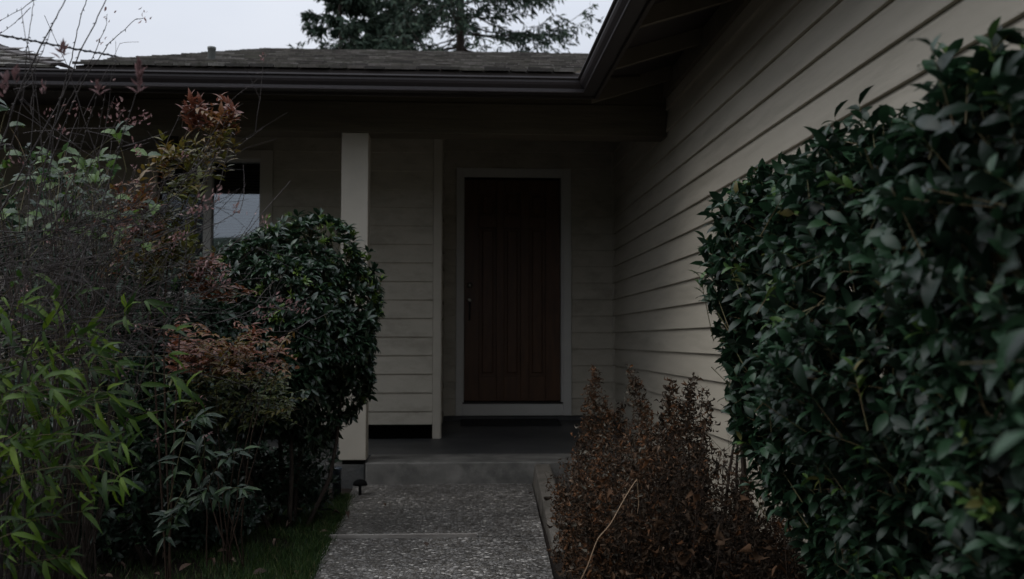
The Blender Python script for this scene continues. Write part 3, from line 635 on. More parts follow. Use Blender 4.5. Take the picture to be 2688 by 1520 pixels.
# --- round glossy shrub in front of the porch
def round_shrub():
    c = at(758, 872, 5.3); root = empty('round_shrub', (c[0], c[1], 0), label='rounded glossy evergreen shrub in front of the porch post and window', cat='shrub')
    fo = foliage(OVAL); st = Sticks(); R3 = np.array([.450, .42, .56])
    d = rdir(1750); d = d[d[:, 2] > -.97]; p = c+d*R3; low = np.clip(c[2]-.1-p[:, 2], 0, 1); p[:, 0] -= low*.12
    p += d*(lump(p, .05, 9)+rng.exponential(.012, len(p)))[:, None]; T = nrm(d+UP*.6+rng.normal(0, .4, p.shape))
    top = d[:, 2] > .25
    twigs(fo, st, p[top], T[top], 8, (.045, .068), .78, ang=(50, 85), whorl=True, seg=.04, fresh=.22, tint=(0, .8))
    twigs(fo, st, p[~top], T[~top], 8, (.048, .072), .80, ang=(50, 90), whorl=True, seg=.04, fresh=.05, tint=(0, .75), droop=.25)
    for k in range(2): q = c+d*R3*rng.uniform(.6, .9, (len(d), 1)); fo.add(OVAL, q, rdir(len(q)), d+rng.normal(0, .5, d.shape), .06, .8, rng.uniform(0, .4, len(q)))
    c2_ = at(650, 960, 5.3); e2 = rdir(520); q = c2_+e2*np.array([.28, .26, .40])*rng.uniform(.6, 1.02, (520, 1)); twigs(fo, st, q, e2+UP*.6, 8, (.046, .07), .8, ang=(50, 88), whorl=True, seg=.04, fresh=.1, tint=(0, .8), droop=.2)
    tips = [(545, 560), (548, 592), (700, 575), (760, 570), (868, 610), (930, 650), (965, 680), (1000, 735), (815, 590)]
    q = np.array([at(x*1.0, y, 5.25) for x, y in tips[2:]]); twigs(fo, st, q, np.tile(UP, (len(q), 1))+rng.normal(0, .25, q.shape), 8, (.045, .06), .7, ang=(25, 55), whorl=True, seg=.05, tint=(.6, 1), fresh=.5)
    fo.build(root, M['laurel'], single=300); st.build('twigs', M['greentwig'], root)
    for k in range(5):
        tr = MB(); a = k*1.26; tr.tube(curve((c[0]+.07*math.cos(a), c[1]+.07*math.sin(a), -.06), c+np.array([.25*math.cos(a), .25*math.sin(a), rng.uniform(-.25, .25)]), .1, 7), .014, 6, .005)
        o = tr.build('stem', M['bark'], root); o.matrix_parent_inverse = Matrix.Translation(-root.location)
round_shrub()

# --- dark filler shrubs behind the twigs
def blob_shrub(name, label, cat, blobs, m, n, L, Wd=1., tpl=OVAL, single=0, tint=(0, .8), fresh=.05, droop=.2):
    b0 = np.mean([b[0] for b in blobs], 0); root = empty(name, (b0[0], b0[1], 0), label=label, cat=cat); fo = foliage(tpl); st = Sticks(); tr = MB()
    for c, R3 in blobs:
        c = np.array(c); R3 = np.array(R3); d = rdir(n); rad = rng.random(n)**.35
        p = c+d*R3*rad[:, None]; p += d*lump(p, .05, 7)[:, None]; keep = p[:, 2] > .04; p = p[keep]; dd = d[keep]
        twigs(fo, st, p, dd+UP*.4+rng.normal(0, .5, dd.shape), 6, L, Wd, seg=.07, fresh=fresh, tint=tint, droop=droop)
        for k in range(5): tr.tube(curve((c[0]+rng.normal()*.06, c[1]+rng.normal()*.06, -.06), c+R3*rng.normal(0, .35, 3), .08, 6), .011, 5, .004)
    fo.build(root, m, single=single); st.build('twigs', M['twig'], root); o = tr.build('stems', M['bark'], root); o['kind'] = 'stuff'; o.matrix_parent_inverse = Matrix.Translation(-root.location)
blob_shrub('shadow_filler_shrub', 'very dark low filler foliage added for the shadow below the rounded shrub', 'shrub',  # dark leaves put in to fill the shadow under the bushes
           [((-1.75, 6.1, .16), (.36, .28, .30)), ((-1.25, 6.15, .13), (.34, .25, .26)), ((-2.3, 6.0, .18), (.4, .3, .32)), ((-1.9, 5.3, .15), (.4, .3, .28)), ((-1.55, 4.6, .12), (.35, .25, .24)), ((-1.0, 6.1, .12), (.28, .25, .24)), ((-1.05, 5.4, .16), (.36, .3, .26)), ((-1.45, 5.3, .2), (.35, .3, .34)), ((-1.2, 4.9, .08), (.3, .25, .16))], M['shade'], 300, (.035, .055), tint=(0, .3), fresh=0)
blob_shrub('evergreen_shrub', 'dark leafy evergreen shrub behind the bare twigs, below the left gutter', 'shrub',
           [(at(60, 700, 4.7), (.55, .35, .55)), (at(330, 760, 4.8), (.45, .35, .45)), (at(250, 960, 4.7), (.60, .35, .45)), (at(120, 1180, 4.3), (.55, .3, .42)), (at(420, 1130, 4.6), (.35, .25, .38)), (at(480, 900, 4.8), (.28, .25, .35)), (at(-250, 700, 4.7), (.6, .4, .6))], M['shade'], 420, (.035, .055))

# --- broad leaved plant
def broad_plant():
    b = at(180, 1300, 3.5); root = empty('broadleaf_shrub', (b[0], b[1], 0), label='shrub with broad lobed yellow green leaves among the bare twigs', cat='shrub'); fo = foliage(BROAD); st = Sticks(); tr = Sticks()
    spots = [(20, 285), (30, 330), (5, 370), (300, 350), (320, 350), (265, 415), (225, 450), (300, 465), (200, 470), (245, 480), (190, 500), (150, 440), (120, 500), (80, 420), (60, 470), (140, 540), (220, 540), (95, 560), (30, 520), (180, 580), (250, 570), (300, 520), (60, 600), (350, 560), (20, 440), (130, 410), (170, 395)]
    base = np.array([b[0], b[1], 0.])
    for x, y in spots+[(rng.uniform(-10, 420), rng.uniform(400, 640)) for k in range(34)]:
        p = at(x+rng.normal()*6, y, 3.5+rng.normal()*.12); s = p-np.array([rng.normal()*.05, rng.normal()*.05, .12]); st.path(curve(s, p, .1, 5), .0018, .0012)
        for k in range(3): d = np.array([rng.normal(), rng.normal()*.6-.3, rng.normal()*.35]); fo.add(BROAD, p, d, np.array([rng.normal()*.3, -.7, .8]), rng.uniform(.04, .062), 1., rng.random())
        tr.path(curve(base+rng.normal(0, .05, 3)*[1, 1, 0], s, .06, 9), .004, .0018)
    fo.build(root, M['broad'], single=300); st.build('twigs', M['greentwig'], root); tr.build('stems', M['bark'], root)
broad_plant()

# --- bare twiggy shrub with pink buds
def buds(fo, p, n=8, s=.012, d=None, spread=.012, tint=(.2, 1)):
    d = UP if d is None else d; P = p+rng.normal(0, spread, (n, 3)); D = nrm(d+rng.normal(0, .55, (n, 3))); fo.add(POINT, P, D, rdir(n), rng.uniform(s*.8, s*1.5, n), 1.25, rng.uniform(*tint, n))
def bare_shrub():
    b = at(20, 1300, 3.0); base = np.array([b[0], b[1], 0.]); root = empty('bare_shrub', (b[0], b[1], 0), label='tall bare twiggy shrub with small pink leaf buds at the left', cat='shrub')
    tw = Sticks(); bd = foliage(POINT); main = MB()
    key = [(2.7, 2.2, [(-30, 80), (0, 55), (45, 30), (88, 0), (120, -30)]), (2.7, 1.8, [(-20, 105), (0, 88), (40, 60), (80, 20)]), (2.6, 2.8, [(55, 20), (66, 90), (76, 140), (88, 250), (80, 420), (70, 640), (55, 900)]),
           (2.6, 2.6, [(95, -40), (88, 0), (82, 50), (73, 110), (68, 160), (60, 260), (20, 420)]), (2.5, 4.6, [(205, -60), (172, 0), (140, 60), (112, 110), (85, 165), (50, 240), (20, 330), (-30, 480), (-60, 700)]),
           (2.8, 3.6, [(238, -40), (228, 0), (210, 50), (197, 110), (185, 165), (170, 220), (150, 300), (120, 420), (90, 600)]), (2.6, 4.2, [(300, -50), (277, 0), (250, 60), (215, 125), (193, 180), (165, 250), (115, 340), (50, 460), (-20, 600)]),
           (2.8, 2.6, [(281, 36), (278, 70), (262, 105), (245, 150), (220, 190), (200, 230), (155, 310), (105, 400), (40, 520)]), (2.9, 3.2, [(378, 48), (355, 53), (320, 85), (290, 110), (265, 145), (235, 185), (205, 240), (180, 300), (150, 380), (110, 500), (70, 700)]),
           (2.6, 2.2, [(137, 67), (128, 90), (105, 150), (80, 200), (20, 300)]), (3.3, 2.4, [(704, 180), (660, 222), (610, 262), (570, 330), (510, 430), (470, 500), (400, 600), (280, 760), (150, 950)]),
           (3.2, 2.4, [(695, 332), (650, 366), (610, 400), (560, 450), (530, 490), (505, 540), (480, 600), (420, 700), (300, 830)]), (2.8, 1.8, [(283, 190), (276, 240), (262, 330), (240, 420), (200, 560), (130, 760)]),
           (3.0, 1.7, [(385, 312), (340, 330), (280, 336), (200, 337), (130, 342), (60, 350)]), (3.3, 3.6, [(493, 560), (490, 640), (482, 720), (468, 780), (435, 850), (400, 920)]), (2.5, 3.4, [(360, 170), (362, 220), (350, 270), (320, 360), (310, 400), (280, 500), (230, 640), (150, 820)]),
           (2.7, 2.4, [(255, 240), (250, 270), (235, 310), (215, 380), (190, 470), (130, 620)]), (2.6, 3.0, [(10, 700), (90, 700), (170, 690), (300, 660), (420, 620), (520, 570), (575, 520)]), (2.9, 2.2, [(150, 760), (300, 700), (420, 650), (540, 600), (600, 570), (630, 552)]),
           (3.1, 2.0, [(300, 800), (420, 740), (560, 680), (640, 620), (700, 585)]), (3.1, 1.8, [(330, 860), (450, 790), (560, 760), (640, 735), (700, 730)]), (3.2, 1.6, [(420, 720), (560, 755), (640, 785), (700, 805), (770, 815), (800, 812)]),
           (3.3, 1.6, [(380, 760), (500, 790), (600, 820), (660, 850), (720, 870), (770, 866), (805, 848), (812, 840)]), (3.2, 1.6, [(300, 1120), (420, 920), (500, 880), (600, 838), (700, 825)]), (3.1, 1.7, [(400, 820), (480, 880), (560, 930), (620, 985), (660, 1030)])]
    stems = []
    for Y, wpx, pts in key:
        q = smoothpts([at(x, y, Y+i*.03) for i, (x, y) in enumerate(pts)], 4); q += rng.normal(0, .0007, q.shape); r = wpx*.0005*Y/2.8; main.tube(q[::-1], r*1.25, 6, r*.55); stems.append(q)
        for i in range(2, len(q)-1):                       # small nodes along the twig
            if rng.random() < .5: n = nrm((q[i]-q[i-1])[None])[0]; s = nrm(np.cross(n, rdir()[0])[None])[0]; tw.add([q[i]], [q[i]+s*.006+n*.004], .0022, .0008)
    for x, y, Y, n in [(378, 46, 2.9, 9), (284, 38, 2.8, 6), (262, 115, 2.8, 5), (380, 312, 3, 14), (350, 322, 3, 14), (310, 295, 2.9, 10), (300, 320, 2.9, 10), (185, 465, 3, 8), (255, 230, 2.7, 9), (305, 280, 2.9, 9), (355, 400, 3, 8), (357, 385, 3, 6),
                       (572, 512, 2.6, 12), (548, 530, 2.7, 14), (520, 550, 2.7, 14), (500, 560, 2.7, 10), (628, 550, 2.9, 12), (697, 585, 3.1, 10), (560, 680, 3.1, 12), (585, 710, 3.1, 14), (590, 745, 3.2, 12), (540, 700, 3.1, 12), (520, 715, 3, 10), (555, 740, 3.2, 12),
                       (735, 790, 3.2, 14), (760, 800, 3.2, 14), (700, 805, 3.2, 10), (790, 812, 3.2, 14), (670, 820, 3.2, 8), (690, 830, 3.2, 10), (315, 600, 3, 10), (345, 605, 3, 10), (450, 630, 3, 9), (470, 615, 3, 9), (400, 1160, 3.2, 8), (540, 1150, 3.5, 9), (480, 1110, 3.4, 9), (530, 1060, 3.5, 10), (240, 300, 2.9, 6), (130, 300, 2.9, 8), (190, 290, 2.9, 9), (160, 350, 3, 8)]:
        buds(bd, at(x, y, Y), n, .0115, np.array([.5, 0, .8]), .011)
    for x, y, Y, s in [(167, 115, 2.3, .042), (367, 180, 2.2, .05), (366, 205, 2.2, .045), (255, 225, 2.3, .032), (115, 225, 2.5, .03), (15, 215, 2.2, .05), (40, 190, 2.2, .04)]:
        p = at(x, y, Y); u_ = rng.random((11, 1)); bd.add(POINT, p+rng.normal(0, .002, (11, 3))-UP*s*.7+UP*u_*s*.8, UP+rng.normal(0, .2+.25*(1-u_), (11, 3)), rdir(11), s*.55, 1.0, rng.uniform(0, .3, 11))
    for x, y, Y in [(158, 155, 2.3), (360, 245, 2.2), (262, 250, 2.3)]:
        p = at(x, y, Y)
        for s in (-1, 1): bd.add(POINT, p, np.array([s*.8, 0, .45]), np.array([0, -.5, .8]), .030, .8, .15)
    # procedural tangle
    for k in range(64):
        y0 = 2.75+rng.random()*1.1; st0 = at(rng.uniform(-160, 240), rng.uniform(900, 1150), y0); ang = math.radians(rng.choice([rng.uniform(2, 30), rng.uniform(25, 60), rng.uniform(60, 95)], p=[.62, .30, .08]))
        ln = rng.uniform(.5, 1.05)*(1.05 if ang < .6 else 1.1); d = np.array([math.cos(ang), rng.normal()*.18, math.sin(ang)])
        if ang < .6: st0 = at(rng.uniform(-170, 60), rng.uniform(600, 1000), y0); ln *= .64
        q = curve(st0, st0+d*ln, .10, 10, sag=rng.uniform(-.1, .05)); tw.path(q, .0024, .0009)
        if ang < .6 and k % 3 == 0: tw.path(curve(base+rng.normal(0, .05, 3)*[1, 1, 0], st0, .1, 8), .005, .003)
        elif ang >= .6: tw.path(curve(base+rng.normal(0, .05, 3)*[1, 1, 0], st0, .06, 5), .005, .0034)
        for j in range(5):
            t = rng.uniform(.2, .9); i = int(t*9); s0 = q[i]; a2 = nrm((d+rng.normal(0, .55, 3)*[1, .6, 1])[None])[0]; l2 = rng.uniform(.10, .30); q2 = curve(s0, s0+a2*l2, .10, 6); tw.path(q2, .0012, .0007)
            for m_ in range(2): s2 = q2[rng.integers(1, 6)]; a3 = nrm((a2+rng.normal(0, .7, 3))[None])[0]; tw.path(curve(s2, s2+a3*rng.uniform(.04, .14), .1, 4), .0009, .0006)
            if rng.random() < .10: buds(bd, q2[-1], 7, .010, a2, .008)
    for q in stems:
        for j in range(4):
            i = rng.integers(len(q)//2, len(q)); 
            if q[i][2] > Z(.62): continue
            a2 = nrm(rng.normal(0, .7, (1, 3))+[[.5, 0, .5]])[0]; q2 = curve(q[i], q[i]+a2*rng.uniform(.08, .25), .1, 6); tw.path(q2, .0014, .0008)
    o = main.build('branches', M['twig'], root); o.matrix_parent_inverse = Matrix.Translation(-root.location)
    tw.build('twigs', M['twig'], root); bd.build(root, M['bud'], single=0, name='bud', mass='buds')
bare_shrub()

# --- nandinas
def fronds(fo, st, spots, L=(.030, .045), w=1., base=None):
    for p, tint, d in spots:
        d = nrm(np.atleast_2d(d))[0]; q = curve(p-d*.10, p, .08, 5); st.path(q, .0014, .0008); side = nrm(np.cross(d, UP)[None])[0]
        for i in range(1, 5):
            for s in (-1, 1):
                a = d*.55+side*s*.8+UP*rng.normal()*.2-UP*.15; fo.add(POINT, q[i], a, UP+rng.normal(0, .35, 3)+[0, -.4, 0], rng.uniform(*L), w, np.clip(tint+rng.normal()*.10, 0, 1))
        fo.add(POINT, q[-1], d, UP+[0, -.4, 0], L[1], w, tint)
def nandina():
    b = at(440, 1250, 3.9); root = empty('nandina', (b[0], b[1], 0), label='heavenly bamboo shrub with tall leaning cane of orange and olive leaves', cat='shrub'); fo = foliage(POINT); st = Sticks(); sp = []
    line = [(575, 300), (560, 320), (590, 350), (545, 385), (530, 430), (510, 470), (480, 520), (470, 570), (440, 600), (430, 660), (400, 700), (360, 540), (330, 580), (340, 650), (390, 600), (380, 520), (430, 440), (460, 400), (360, 560), (340, 520), (350, 600), (400, 560), (420, 640), (460, 680), (320, 620), (500, 620), (470, 640)]
    tn = [.85, .75, .5, .5, .38, .38, .30, .33, .35, .35, .3, .9, .85, .6, .6, .75, .6, .5, .85, .8, .8, .7, .6, .4, .8, .35, .35]
    for (x, y), t in zip(line, tn):
        for k in range(6): sp.append((at(x+rng.normal()*22, y+rng.normal()*22, 3.9+rng.normal()*.08), t-.1*(rng.random() < .3), np.array([.35+rng.normal()*.6, -.25+rng.normal()*.4, .55+rng.normal()*.35])))
    for x, y in [(500, 270), (515, 285), (525, 280), (600, 290), (610, 300), (490, 300), (530, 300)]:
        for k in range(2): sp.append((at(x, y, 3.9), .93, np.array([rng.normal()*.5, -.2, .9])))
    fronds(fo, st, sp, (.036, .060), 1.15)
    for pts in ([(440, 1250), (430, 900), (450, 640), (510, 470), (560, 320), (610, 262)], [(440, 1250), (400, 900), (380, 700), (430, 480), (500, 330), (530, 290)], [(440, 1250), (470, 900), (500, 650), (560, 420), (600, 320)]):
        q = smoothpts([at(x, y, 3.92) if i else np.array([b[0]+rng.normal()*.03, b[1], 0]) for i, (x, y) in enumerate(pts)]); st.path(q, .0045, .0016)
    fo.build(root, M['nandina'], single=300); st.build('canes', M['deadtwig'], root)
    b = at(600, 1290, 4.4); root = empty('nandina', (b[0], b[1], 0), label='low heavenly bamboo with rust red leaves in front of the round shrub', cat='shrub'); fo = foliage(POINT); st = Sticks(); sp = []
    for k in range(130):
        x = rng.uniform(455, 745); y = 935+rng.normal()*34+(x-600)*.12; t = .72+rng.normal()*.12+(.1 if x < 560 else 0)-(.25 if y > 990 else 0); sp.append((at(x, y, 4.35+rng.normal()*.10), t, np.array([rng.normal()*.9+.2, -.5+rng.normal()*.4, .15+rng.normal()*.35])))
    for k in range(120):
        x = rng.uniform(450, 760); y = rng.uniform(990, 1120); sp.append((at(x, y, 4.45+rng.normal()*.12), .08+abs(rng.normal())*.10, np.array([rng.normal()*.9, -.5+rng.normal()*.4, -.2+rng.normal()*.35])))
    for x, y in [(540, 690), (560, 700), (510, 735), (560, 750), (600, 760), (530, 710), (580, 770)]:
        for k in range(5): sp.append((at(x+rng.normal()*22, y+rng.normal()*15, 4.1), .78, np.array([rng.normal()*.8+.4, -.3, .1])))
    fronds(fo, st, sp, (.032, .050), 1.05)
    for k in range(9): p = sp[rng.integers(0, 240)][0]; st.path(curve((b[0]+rng.normal()*.05, b[1], 0), p, .08, 8), .004, .0015)
    fo.build(root, M['nandina'], single=260); st.build('canes', M['deadtwig'], root)
    b = at(500, 1440, 3.7); root = empty('low_shrub', (b[0], b[1], 0), label='low dark green plant with pointed drooping leaves on bare soil', cat='plant'); fo = foliage(POINT); st = Sticks()
    for pts, n in (([(415, 1450), (440, 1390), (455, 1340), (490, 1270), (535, 1190), (533, 1130)], 26), ([(430, 1390), (480, 1330), (540, 1290), (560, 1240), (600, 1200), (640, 1180)], 34), ([(440, 1380), (470, 1340), (560, 1300), (620, 1280), (660, 1300)], 24), ([(440, 1340), (470, 1200), (500, 1110), (540, 1090)], 26)):
        q = smoothpts([np.maximum(at(x, y, 3.7), [-9, 0, .0]) for x, y in pts], 6); st.path(q, .0022, .0010)
        for k in range(n): p = q[rng.integers(4, len(q))]; fo.add(POINT, p, np.array([rng.normal()*.9, -.3+rng.normal()*.4, -.35+rng.normal()*.45]), UP+np.array([rng.normal()*.3, -.7, 0]), rng.uniform(.055, .085), .85, rng.uniform(.3, 1))
    fo.build(root, M['shade'], single=200); st.build('stems', M['greentwig'], root)
nandina()

# --- bamboo
def bamboo():
    b = at(-60, 1500, 2.9); root = empty('bamboo', (b[0], b[1], 0), label='clump of bright green narrow leaved bamboo in the lower left foreground', cat='bamboo'); fo = foliage(LANCE); st = Sticks(); base = np.array([b[0], b[1], 0])
    tips = [(385, 790, 1), (330, 830, 1), (460, 875, 1), (440, 935, 1), (450, 985, 1), (430, 1075, 1), (490, 1025, 1), (330, 1100, 1), (310, 1060, 1), (370, 1010, 1), (320, 1250, 1), (330, 1180, 1), (230, 1290, 1), (215, 1340, 1), (280, 1200, 1), (90, 720, 1), (140, 790, 1), (200, 780, 1), (60, 800, 1)]
    for k in range(34): tips.append((rng.uniform(-80, 190), rng.uniform(1150, 1480), 0))
    for k in range(62): x = rng.uniform(-60, 330); y = rng.uniform(790+abs(x-80)*.25, 1390-max(0, x-120)*.55); tips.append((x, y, 0))
    for x, y, key in tips:
        Y = 3.0+rng.normal()*.17; p = at(x, y, Y); root0 = at(rng.uniform(-420, -180)+x*.3, y+rng.uniform(120, 330), Y+rng.uniform(-.1, .3)); root0[2] = max(root0[2], .05)
        q = curve(root0, p, .06, 12, sag=-.10); st.path(q, .0019, .0008)
        t = nrm((q[-1]-q[-3])[None])[0]; side = nrm(np.cross(t, [0, -1, 0])[None])[0]
        for i in range(11, 3, -1):
            if i < 11 and rng.random() < .22: continue
            for k in range(3 if i == 11 else (1 if rng.random() < .8 else 0)):
                s = rng.choice([-1, 1]); a = t*rng.uniform(.3, 1)+side*s*rng.uniform(.15, .9)+np.array([0, rng.normal()*.3-.1, -.32]); 
                s0 = q[i]; fo.add(LANCE, s0, a, np.array([rng.normal()*.45, -.75, .55+rng.normal()*.35]), rng.uniform(.05, .115), rng.uniform(.80, 1.1), rng.random())
        st.path(curve(base+rng.normal(0, .08, 3)*[1, 1, 0], root0, .05, 6), .0035, .002)
    fo.build(root, M['bamboo'], single=300); st.build('culms', M['greentwig'], root)
bamboo()

# --- withered plants on the right of the path
def withered():
    root = empty('withered_shrub', (.75, 4.2, 0), label='dense withered brown perennials with upright seed plumes right of the path', cat='dead plants'); fo = foliage(CURL); st = Sticks()
    tops = [(1560, 960, 4.9), (1548, 1010, 4.85), (1590, 1040, 4.8), (1650, 965, 5.2), (1672, 990, 5.1), (1690, 1050, 5.0), (1765, 1000, 4.4), (1750, 1030, 4.4), (1820, 990, 4.2), (1815, 1030, 4.2), (1848, 1020, 4.1), (1860, 1060, 3.9), (1735, 1090, 4.2), (1700, 1090, 4.4), (1630, 1070, 4.6), (1610, 1090, 4.6), (1530, 1120, 4.7), (1545, 1080, 4.8), (1800, 1080, 4), (1780, 1060, 4.1), (1505, 1180, 4.6), (1520, 1150, 4.6), (1480, 1215, 4.5), (1440, 1262, 4.4), (1460, 1250, 4.3), (1500, 1220, 4.3), (1570, 1130, 4.4), (1660, 1110, 4.4)]
    for k in range(165):
        x = rng.uniform(1390, 2080); top = np.interp(x, [1390, 1500, 1560, 1700, 1850, 1960, 2080], [1340, 1190, 1130, 1120, 1130, 1220, 1400]); y = top+abs(rng.normal())*110; tops.append((x, min(y, 1480), rng.uniform(3.2, 4.5)))
    for i, (x, y, Y) in enumerate(tops):
        p = at(x, y, Y); p[0] = np.clip(p[0], .40, 1.42); 
        if p[2] < .1: p[2] = .1
        b = np.array([np.clip(p[0]+rng.normal()*.06, .56, 1.4), p[1]+rng.normal()*.06, 0]); q = curve(b, p, .07, 12); st.path(q, .0028, .0010)
        n = int((75+100*p[2])*(2.6 if i < 20 else .62)); t = rng.random(n)**.8; j = np.clip((t*11).astype(int), 0, 10); fr = (t*11-j)[:, None]; P = q[j]*(1-fr)+q[j+1]*fr
        spread = (.008+.085*(1-t)*p[2])[:, None] if i < 20 else (.010+.05*(1-t)*np.clip(p[2]*1.5, .5, 1))[:, None]; P = P+rng.normal(0, 1, (n, 3))*spread; P[:, 2] = np.maximum(P[:, 2], .01)
        D = rng.normal(0, .7, (n, 3)); D[:, 2] -= .5*(1-t)-.3*t; L = rng.uniform(.013, .038, n)*(1.25-.55*t)
        big = rng.random(n) < .05; L = np.where(big, L*1.8, L); hue = rng.uniform(.4, .85) if x < 1720 else rng.uniform(.2, .55)
        fo.add(CURL, P, D, rdir(n), L, 1.1, np.clip(rng.normal(hue, .25, n)-(1-t)*.2, 0, 1))
        m = 16; jj = rng.integers(3, 12, m); st.add(q[jj], q[jj]+rng.normal(0, .024, (m, 3))+[0, 0, .012], .0009, .0005)
    # loose dry stalks in the tangle
    n = 260; A = np.stack([rng.uniform(.55, 1.35, n), rng.uniform(3.0, 4.8, n), rng.uniform(.02, .5, n)], 1); st.add(A, A+rng.normal(0, .09, (n, 3)), .0010, .0006)
    n = 70; P = np.stack([rng.uniform(.5, 1.1, n), rng.uniform(2.9, 4.4, n), rng.uniform(.05, .45, n)], 1); P[:, 0] = np.clip(P[:, 0], .1+P[:, 1]*.115, None); fo.add(CURL, P, rng.normal(0, 1, (n, 3)), rdir(n), rng.uniform(.045, .065, n), 1.6, rng.uniform(.3, .7, n))
    fo.build(root, M['dead'], single=300); st.build('stalks', M['deadtwig'], root)
withered()
def straw():
    z = lambda x, y: (1380+x/4.045, 1160+y/4.045); root = at(*z(590, 1456), 3.0); root[2] = 0
    o = MB(); q = [at(*z(540, 1560), 3.15), at(*z(590, 1456), 3.12), at(*z(655, 1320), 3.1), at(*z(740, 1090), 3.1), at(*z(785, 1005), 3.1), at(*z(900, 870), 3.12), at(*z(1000, 690), 3.15), at(*z(1100, 515), 3.2), at(*z(1183, 395), 3.22)]
    q = [np.array([q[0][0]-.02, q[0][1], 0])]+q; q = smoothpts(q, 5); o.tube(q, .0021, 6, .0013); e = q[-1]
    o.tube(smoothpts([e, at(*z(1192, 520), 3.24), at(*z(1200, 640), 3.25), at(*z(1185, 760), 3.25)]), .0012, 5, .0008)
    o.build('dry_stem', M['straw'], label='single long pale straw stem bent across the withered brown plants', cat='stem')
straw()

# --- small green weed by the wall behind the dead plumes
blob_shrub('seedling', 'small fresh green seedling between withered plumes and hedge', 'plant', [((1.25, 4.35, .70), (.07, .07, .10))], M['laurel'], 26, (.03, .045), .6, tint=(.8, 1), fresh=.5)

# --- unseen leafy blockers added behind the camera to darken hedge and porch
blob_shrub('added_light_blocker', 'leafy light blocker added unseen behind the camera on the hedge side of the path', 'shrub', [((1.4, -1.7, 1.9), (1.1, .8, 2.2)), ((.6, -4.5, 2.4), (2.6, 1.2, 3.0))], M['shade'], 1300, (.09, .13))
blob_shrub('added_light_blocker', 'leafy light blocker added unseen behind the camera on the bamboo side of the path', 'shrub', [((-2.5, -.2, 1.9), (1.0, 1.3, 2.1)), ((-1.5, -2.6, 1.9), (1.2, .9, 2.3))], M['shade'], 900, (.06, .09))
# --- conifers behind the roof
def fir(name, label, x, Y, rt, hgt, z0_, lmax, seed, dens=1., asym=0, trunk_r=.12):
    r = np.random.default_rng(seed); b = at(x, 700, Y); root = empty(name, (b[0], Y, 0), label=label, cat='tree'); st = Sticks(); P = []; D = []; Ls = []
    MB().tube([(rng.normal()*.02, 0, z) for z in np.linspace(-.1, hgt, 12)], trunk_r*1.3, 12, .02).build('trunk', M['bark'], root)
    z = z0_
    while z < hgt-.4:
        for k in range(int(6*dens)):
            az = r.uniform(0, 2*math.pi); prof = min(1, (hgt-z)/(hgt-z0_)*1.25+.05); ln = lmax*prof*r.uniform(.55, 1.05)*(1+asym*math.cos(az)); zz = z+r.uniform(-.25, .25)
            n = 14; t = np.linspace(0, 1, n); out = np.stack([np.cos(az)*t*ln, np.sin(az)*t*ln, zz-.28*ln*t+.30*ln*t**3+r.normal(0, .012, n)], 1)+np.array([b[0], Y, 0]); st.path(out, .022*ln/3+.008, .004)
            dr = nrm((out[-1]-out[0])[None])[0]; sd_ = nrm(np.cross(dr, UP)[None])[0]
            for i in range(4, n):
                for s in (-1, 1):
                    if r.random() < .12: continue
                    l2 = ln*.24*(1-.55*abs(t[i]-.55)*1.2)*r.uniform(.5, 1.2)+.06; m = 6; u = np.linspace(0, 1, m)[:, None]; dd = dr*.65+sd_*s*r.uniform(.3, .9); q = out[i]+dd*l2*u+np.array([0, 0, -1.0])*(u**2)*l2*r.uniform(.15, .7); st.path(q, .004, .002)
                    nn = 18; j = r.integers(0, m-1, nn); f = r.random((nn, 1)); pp = q[j]*(1-f)+q[j+1]*f; P.append(pp); D.append(nrm(q[j+1]-q[j])*.9+r.normal(0, .55, (nn, 3))-[0, 0, .35]); Ls.append(r.uniform(.08, .20, nn))
        z += .40
    P = np.concatenate(P); D = np.concatenate(D); Ls = np.concatenate(Ls); fo = foliage(SLIM); fo.add(SLIM, P, D, r.normal(size=P.shape), Ls, 2.6, r.random(len(P))); fo.build(root, M['needle'], mass='crown'); st.build('limbs', M['bark'], root)
fir('fir_tree', 'tall dark fir tree with a thick straight trunk rising behind the roof', 1206, 22, 0, 15, 3.5, 3.9, 5, 1.35, .05, .13)
fir('fir_tree', 'slimmer fir tree left of the thick trunk behind the roof ridge', 886, 20.5, 0, 11.5, 3.0, 1.35, 9, 1.3, .1, .055)
fir('fir_tree', 'bushy fir partly hidden between the two trunks above the ridge', 1030, 24.0, 0, 10.6, 2.5, 2.7, 12, 1.7, 0, .07)

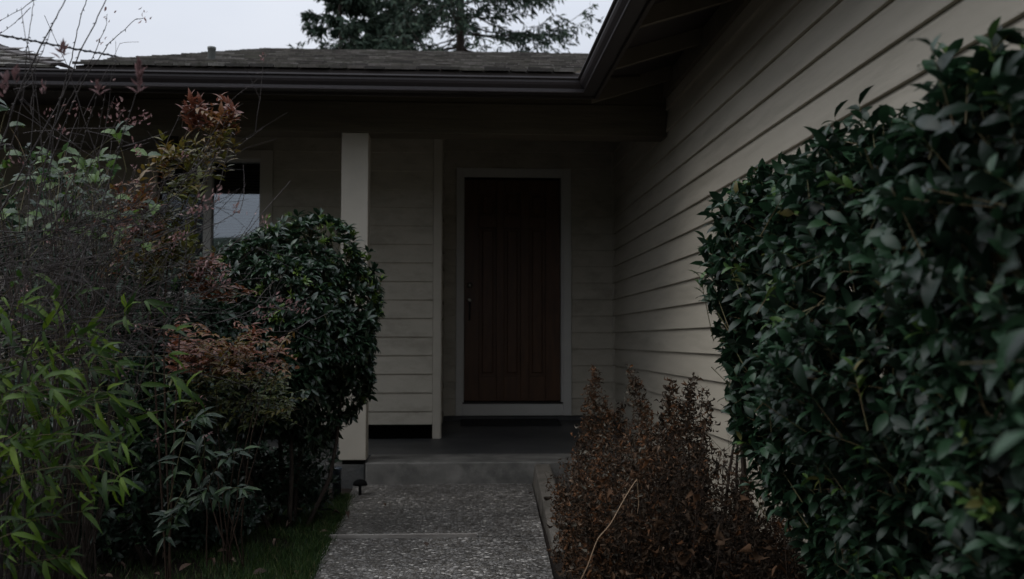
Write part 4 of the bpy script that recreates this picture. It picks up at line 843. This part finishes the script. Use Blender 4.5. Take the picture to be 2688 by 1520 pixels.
# --- lawn and fallen leaves
def lawn():
    n = 46000; Y = rng.uniform(3.2, 6.35, n); X = lx(0)-(Y-0)*0+.03-rng.exponential(.42, n); X = np.minimum(X, -.628-(Y-4)*.03+rng.normal(0, .02, n)); 
    edge = 6.25-np.clip(-.7-X, 0, 2)*.55+.1*np.sin(X*9); pn = np.sin(X*7+1)*np.sin(Y*6)+.6*np.sin(X*17+Y*13); keep = (Y < edge) & (X > -2.3) & (pn+rng.normal(0, .5, n) > -.75); X = X[keep]; Y = Y[keep]; n = len(X)
    P = np.stack([X, Y, np.full(n, -.022)], 1); D = rng.normal(0, .42, (n, 3)); D[:, 2] = 1; near = np.clip((-X-.5)/1.2, 0, 1); fo = foliage(SLIM); fo.add(SLIM, P, D, rdir(n), rng.uniform(.035, .075, n)*(1-.35*near), .55, rng.random(n))
    V, F, T = leaf_arrays(SLIM, *[fo.a[0][i] for i in range(1, 7)]); o = link('lawn', mesh_np('lawn', V, F, T, M['grass'])); tag(o, 'patchy dark green grass along the left edge of the path', 'grass', kind='stuff')
lawn()
def litter():
    vs = [mesh_np('fallen_leaf', *leaf_arrays(CURL if i % 2 else OVAL, [[0, 0, 0]], [[1, 0, 0]], [[0, 0, 1]], 1., 1.3, (i+.5)/6), M['litter']) for i in range(6)]
    def leaf(x, y, i, label, group=None, s=None):
        d = at(x, y, 1.)-np.array([0, 0, H]); p = d*(-H+.012)/d[2]; p[2] = .014; s = s or rng.uniform(.035, .065); o = link('fallen_leaf', vs[i % 6]); o.location = p; o.scale = (s, s, s); o.rotation_euler = (rng.normal()*.25, rng.normal()*.25, rng.uniform(0, 6.28))
        tag(o, label, 'leaf', group)
    leaf(895, 1357, 1, 'curled reddish leaf at the grass edge of the path, left one of a touching pair', s=.06)
    leaf(915, 1362, 3, 'curled brown leaf at the grass edge of the path, right one of a touching pair', s=.055)
    leaf(1388, 1298, 2, 'small dark fallen leaf on the path close to the curb', s=.05); leaf(1010, 1330, 5, 'small brown leaf on the path between the step and the divider strip')
    leaf(835, 1400, 4, 'pale brown leaf lying in the grass at the left end of the path divider strip'); leaf(1120, 1436, 0, 'small dry leaf on the near path slab just in front of the divider strip')
    for i, (x, y) in enumerate([(340, 1460), (330, 1498), (570, 1450), (490, 1372), (680, 1370), (720, 1438), (640, 1400), (720, 1330), (470, 1500), (560, 1490), (800, 1345), (620, 1478), (700, 1500), (440, 1470), (770, 1500), (520, 1400), (860, 1330), (750, 1385)]): leaf(x, y, i, 'dry brown leaf lying in the patchy grass left of the path', 'fallen leaves in the grass')
    for i in range(30): leaf(rng.uniform(0, 430), rng.uniform(1385, 1515), i, 'dull brown leaf lying on the dark soil under the bamboo and shrubs', 'fallen leaves on the soil')
litter()
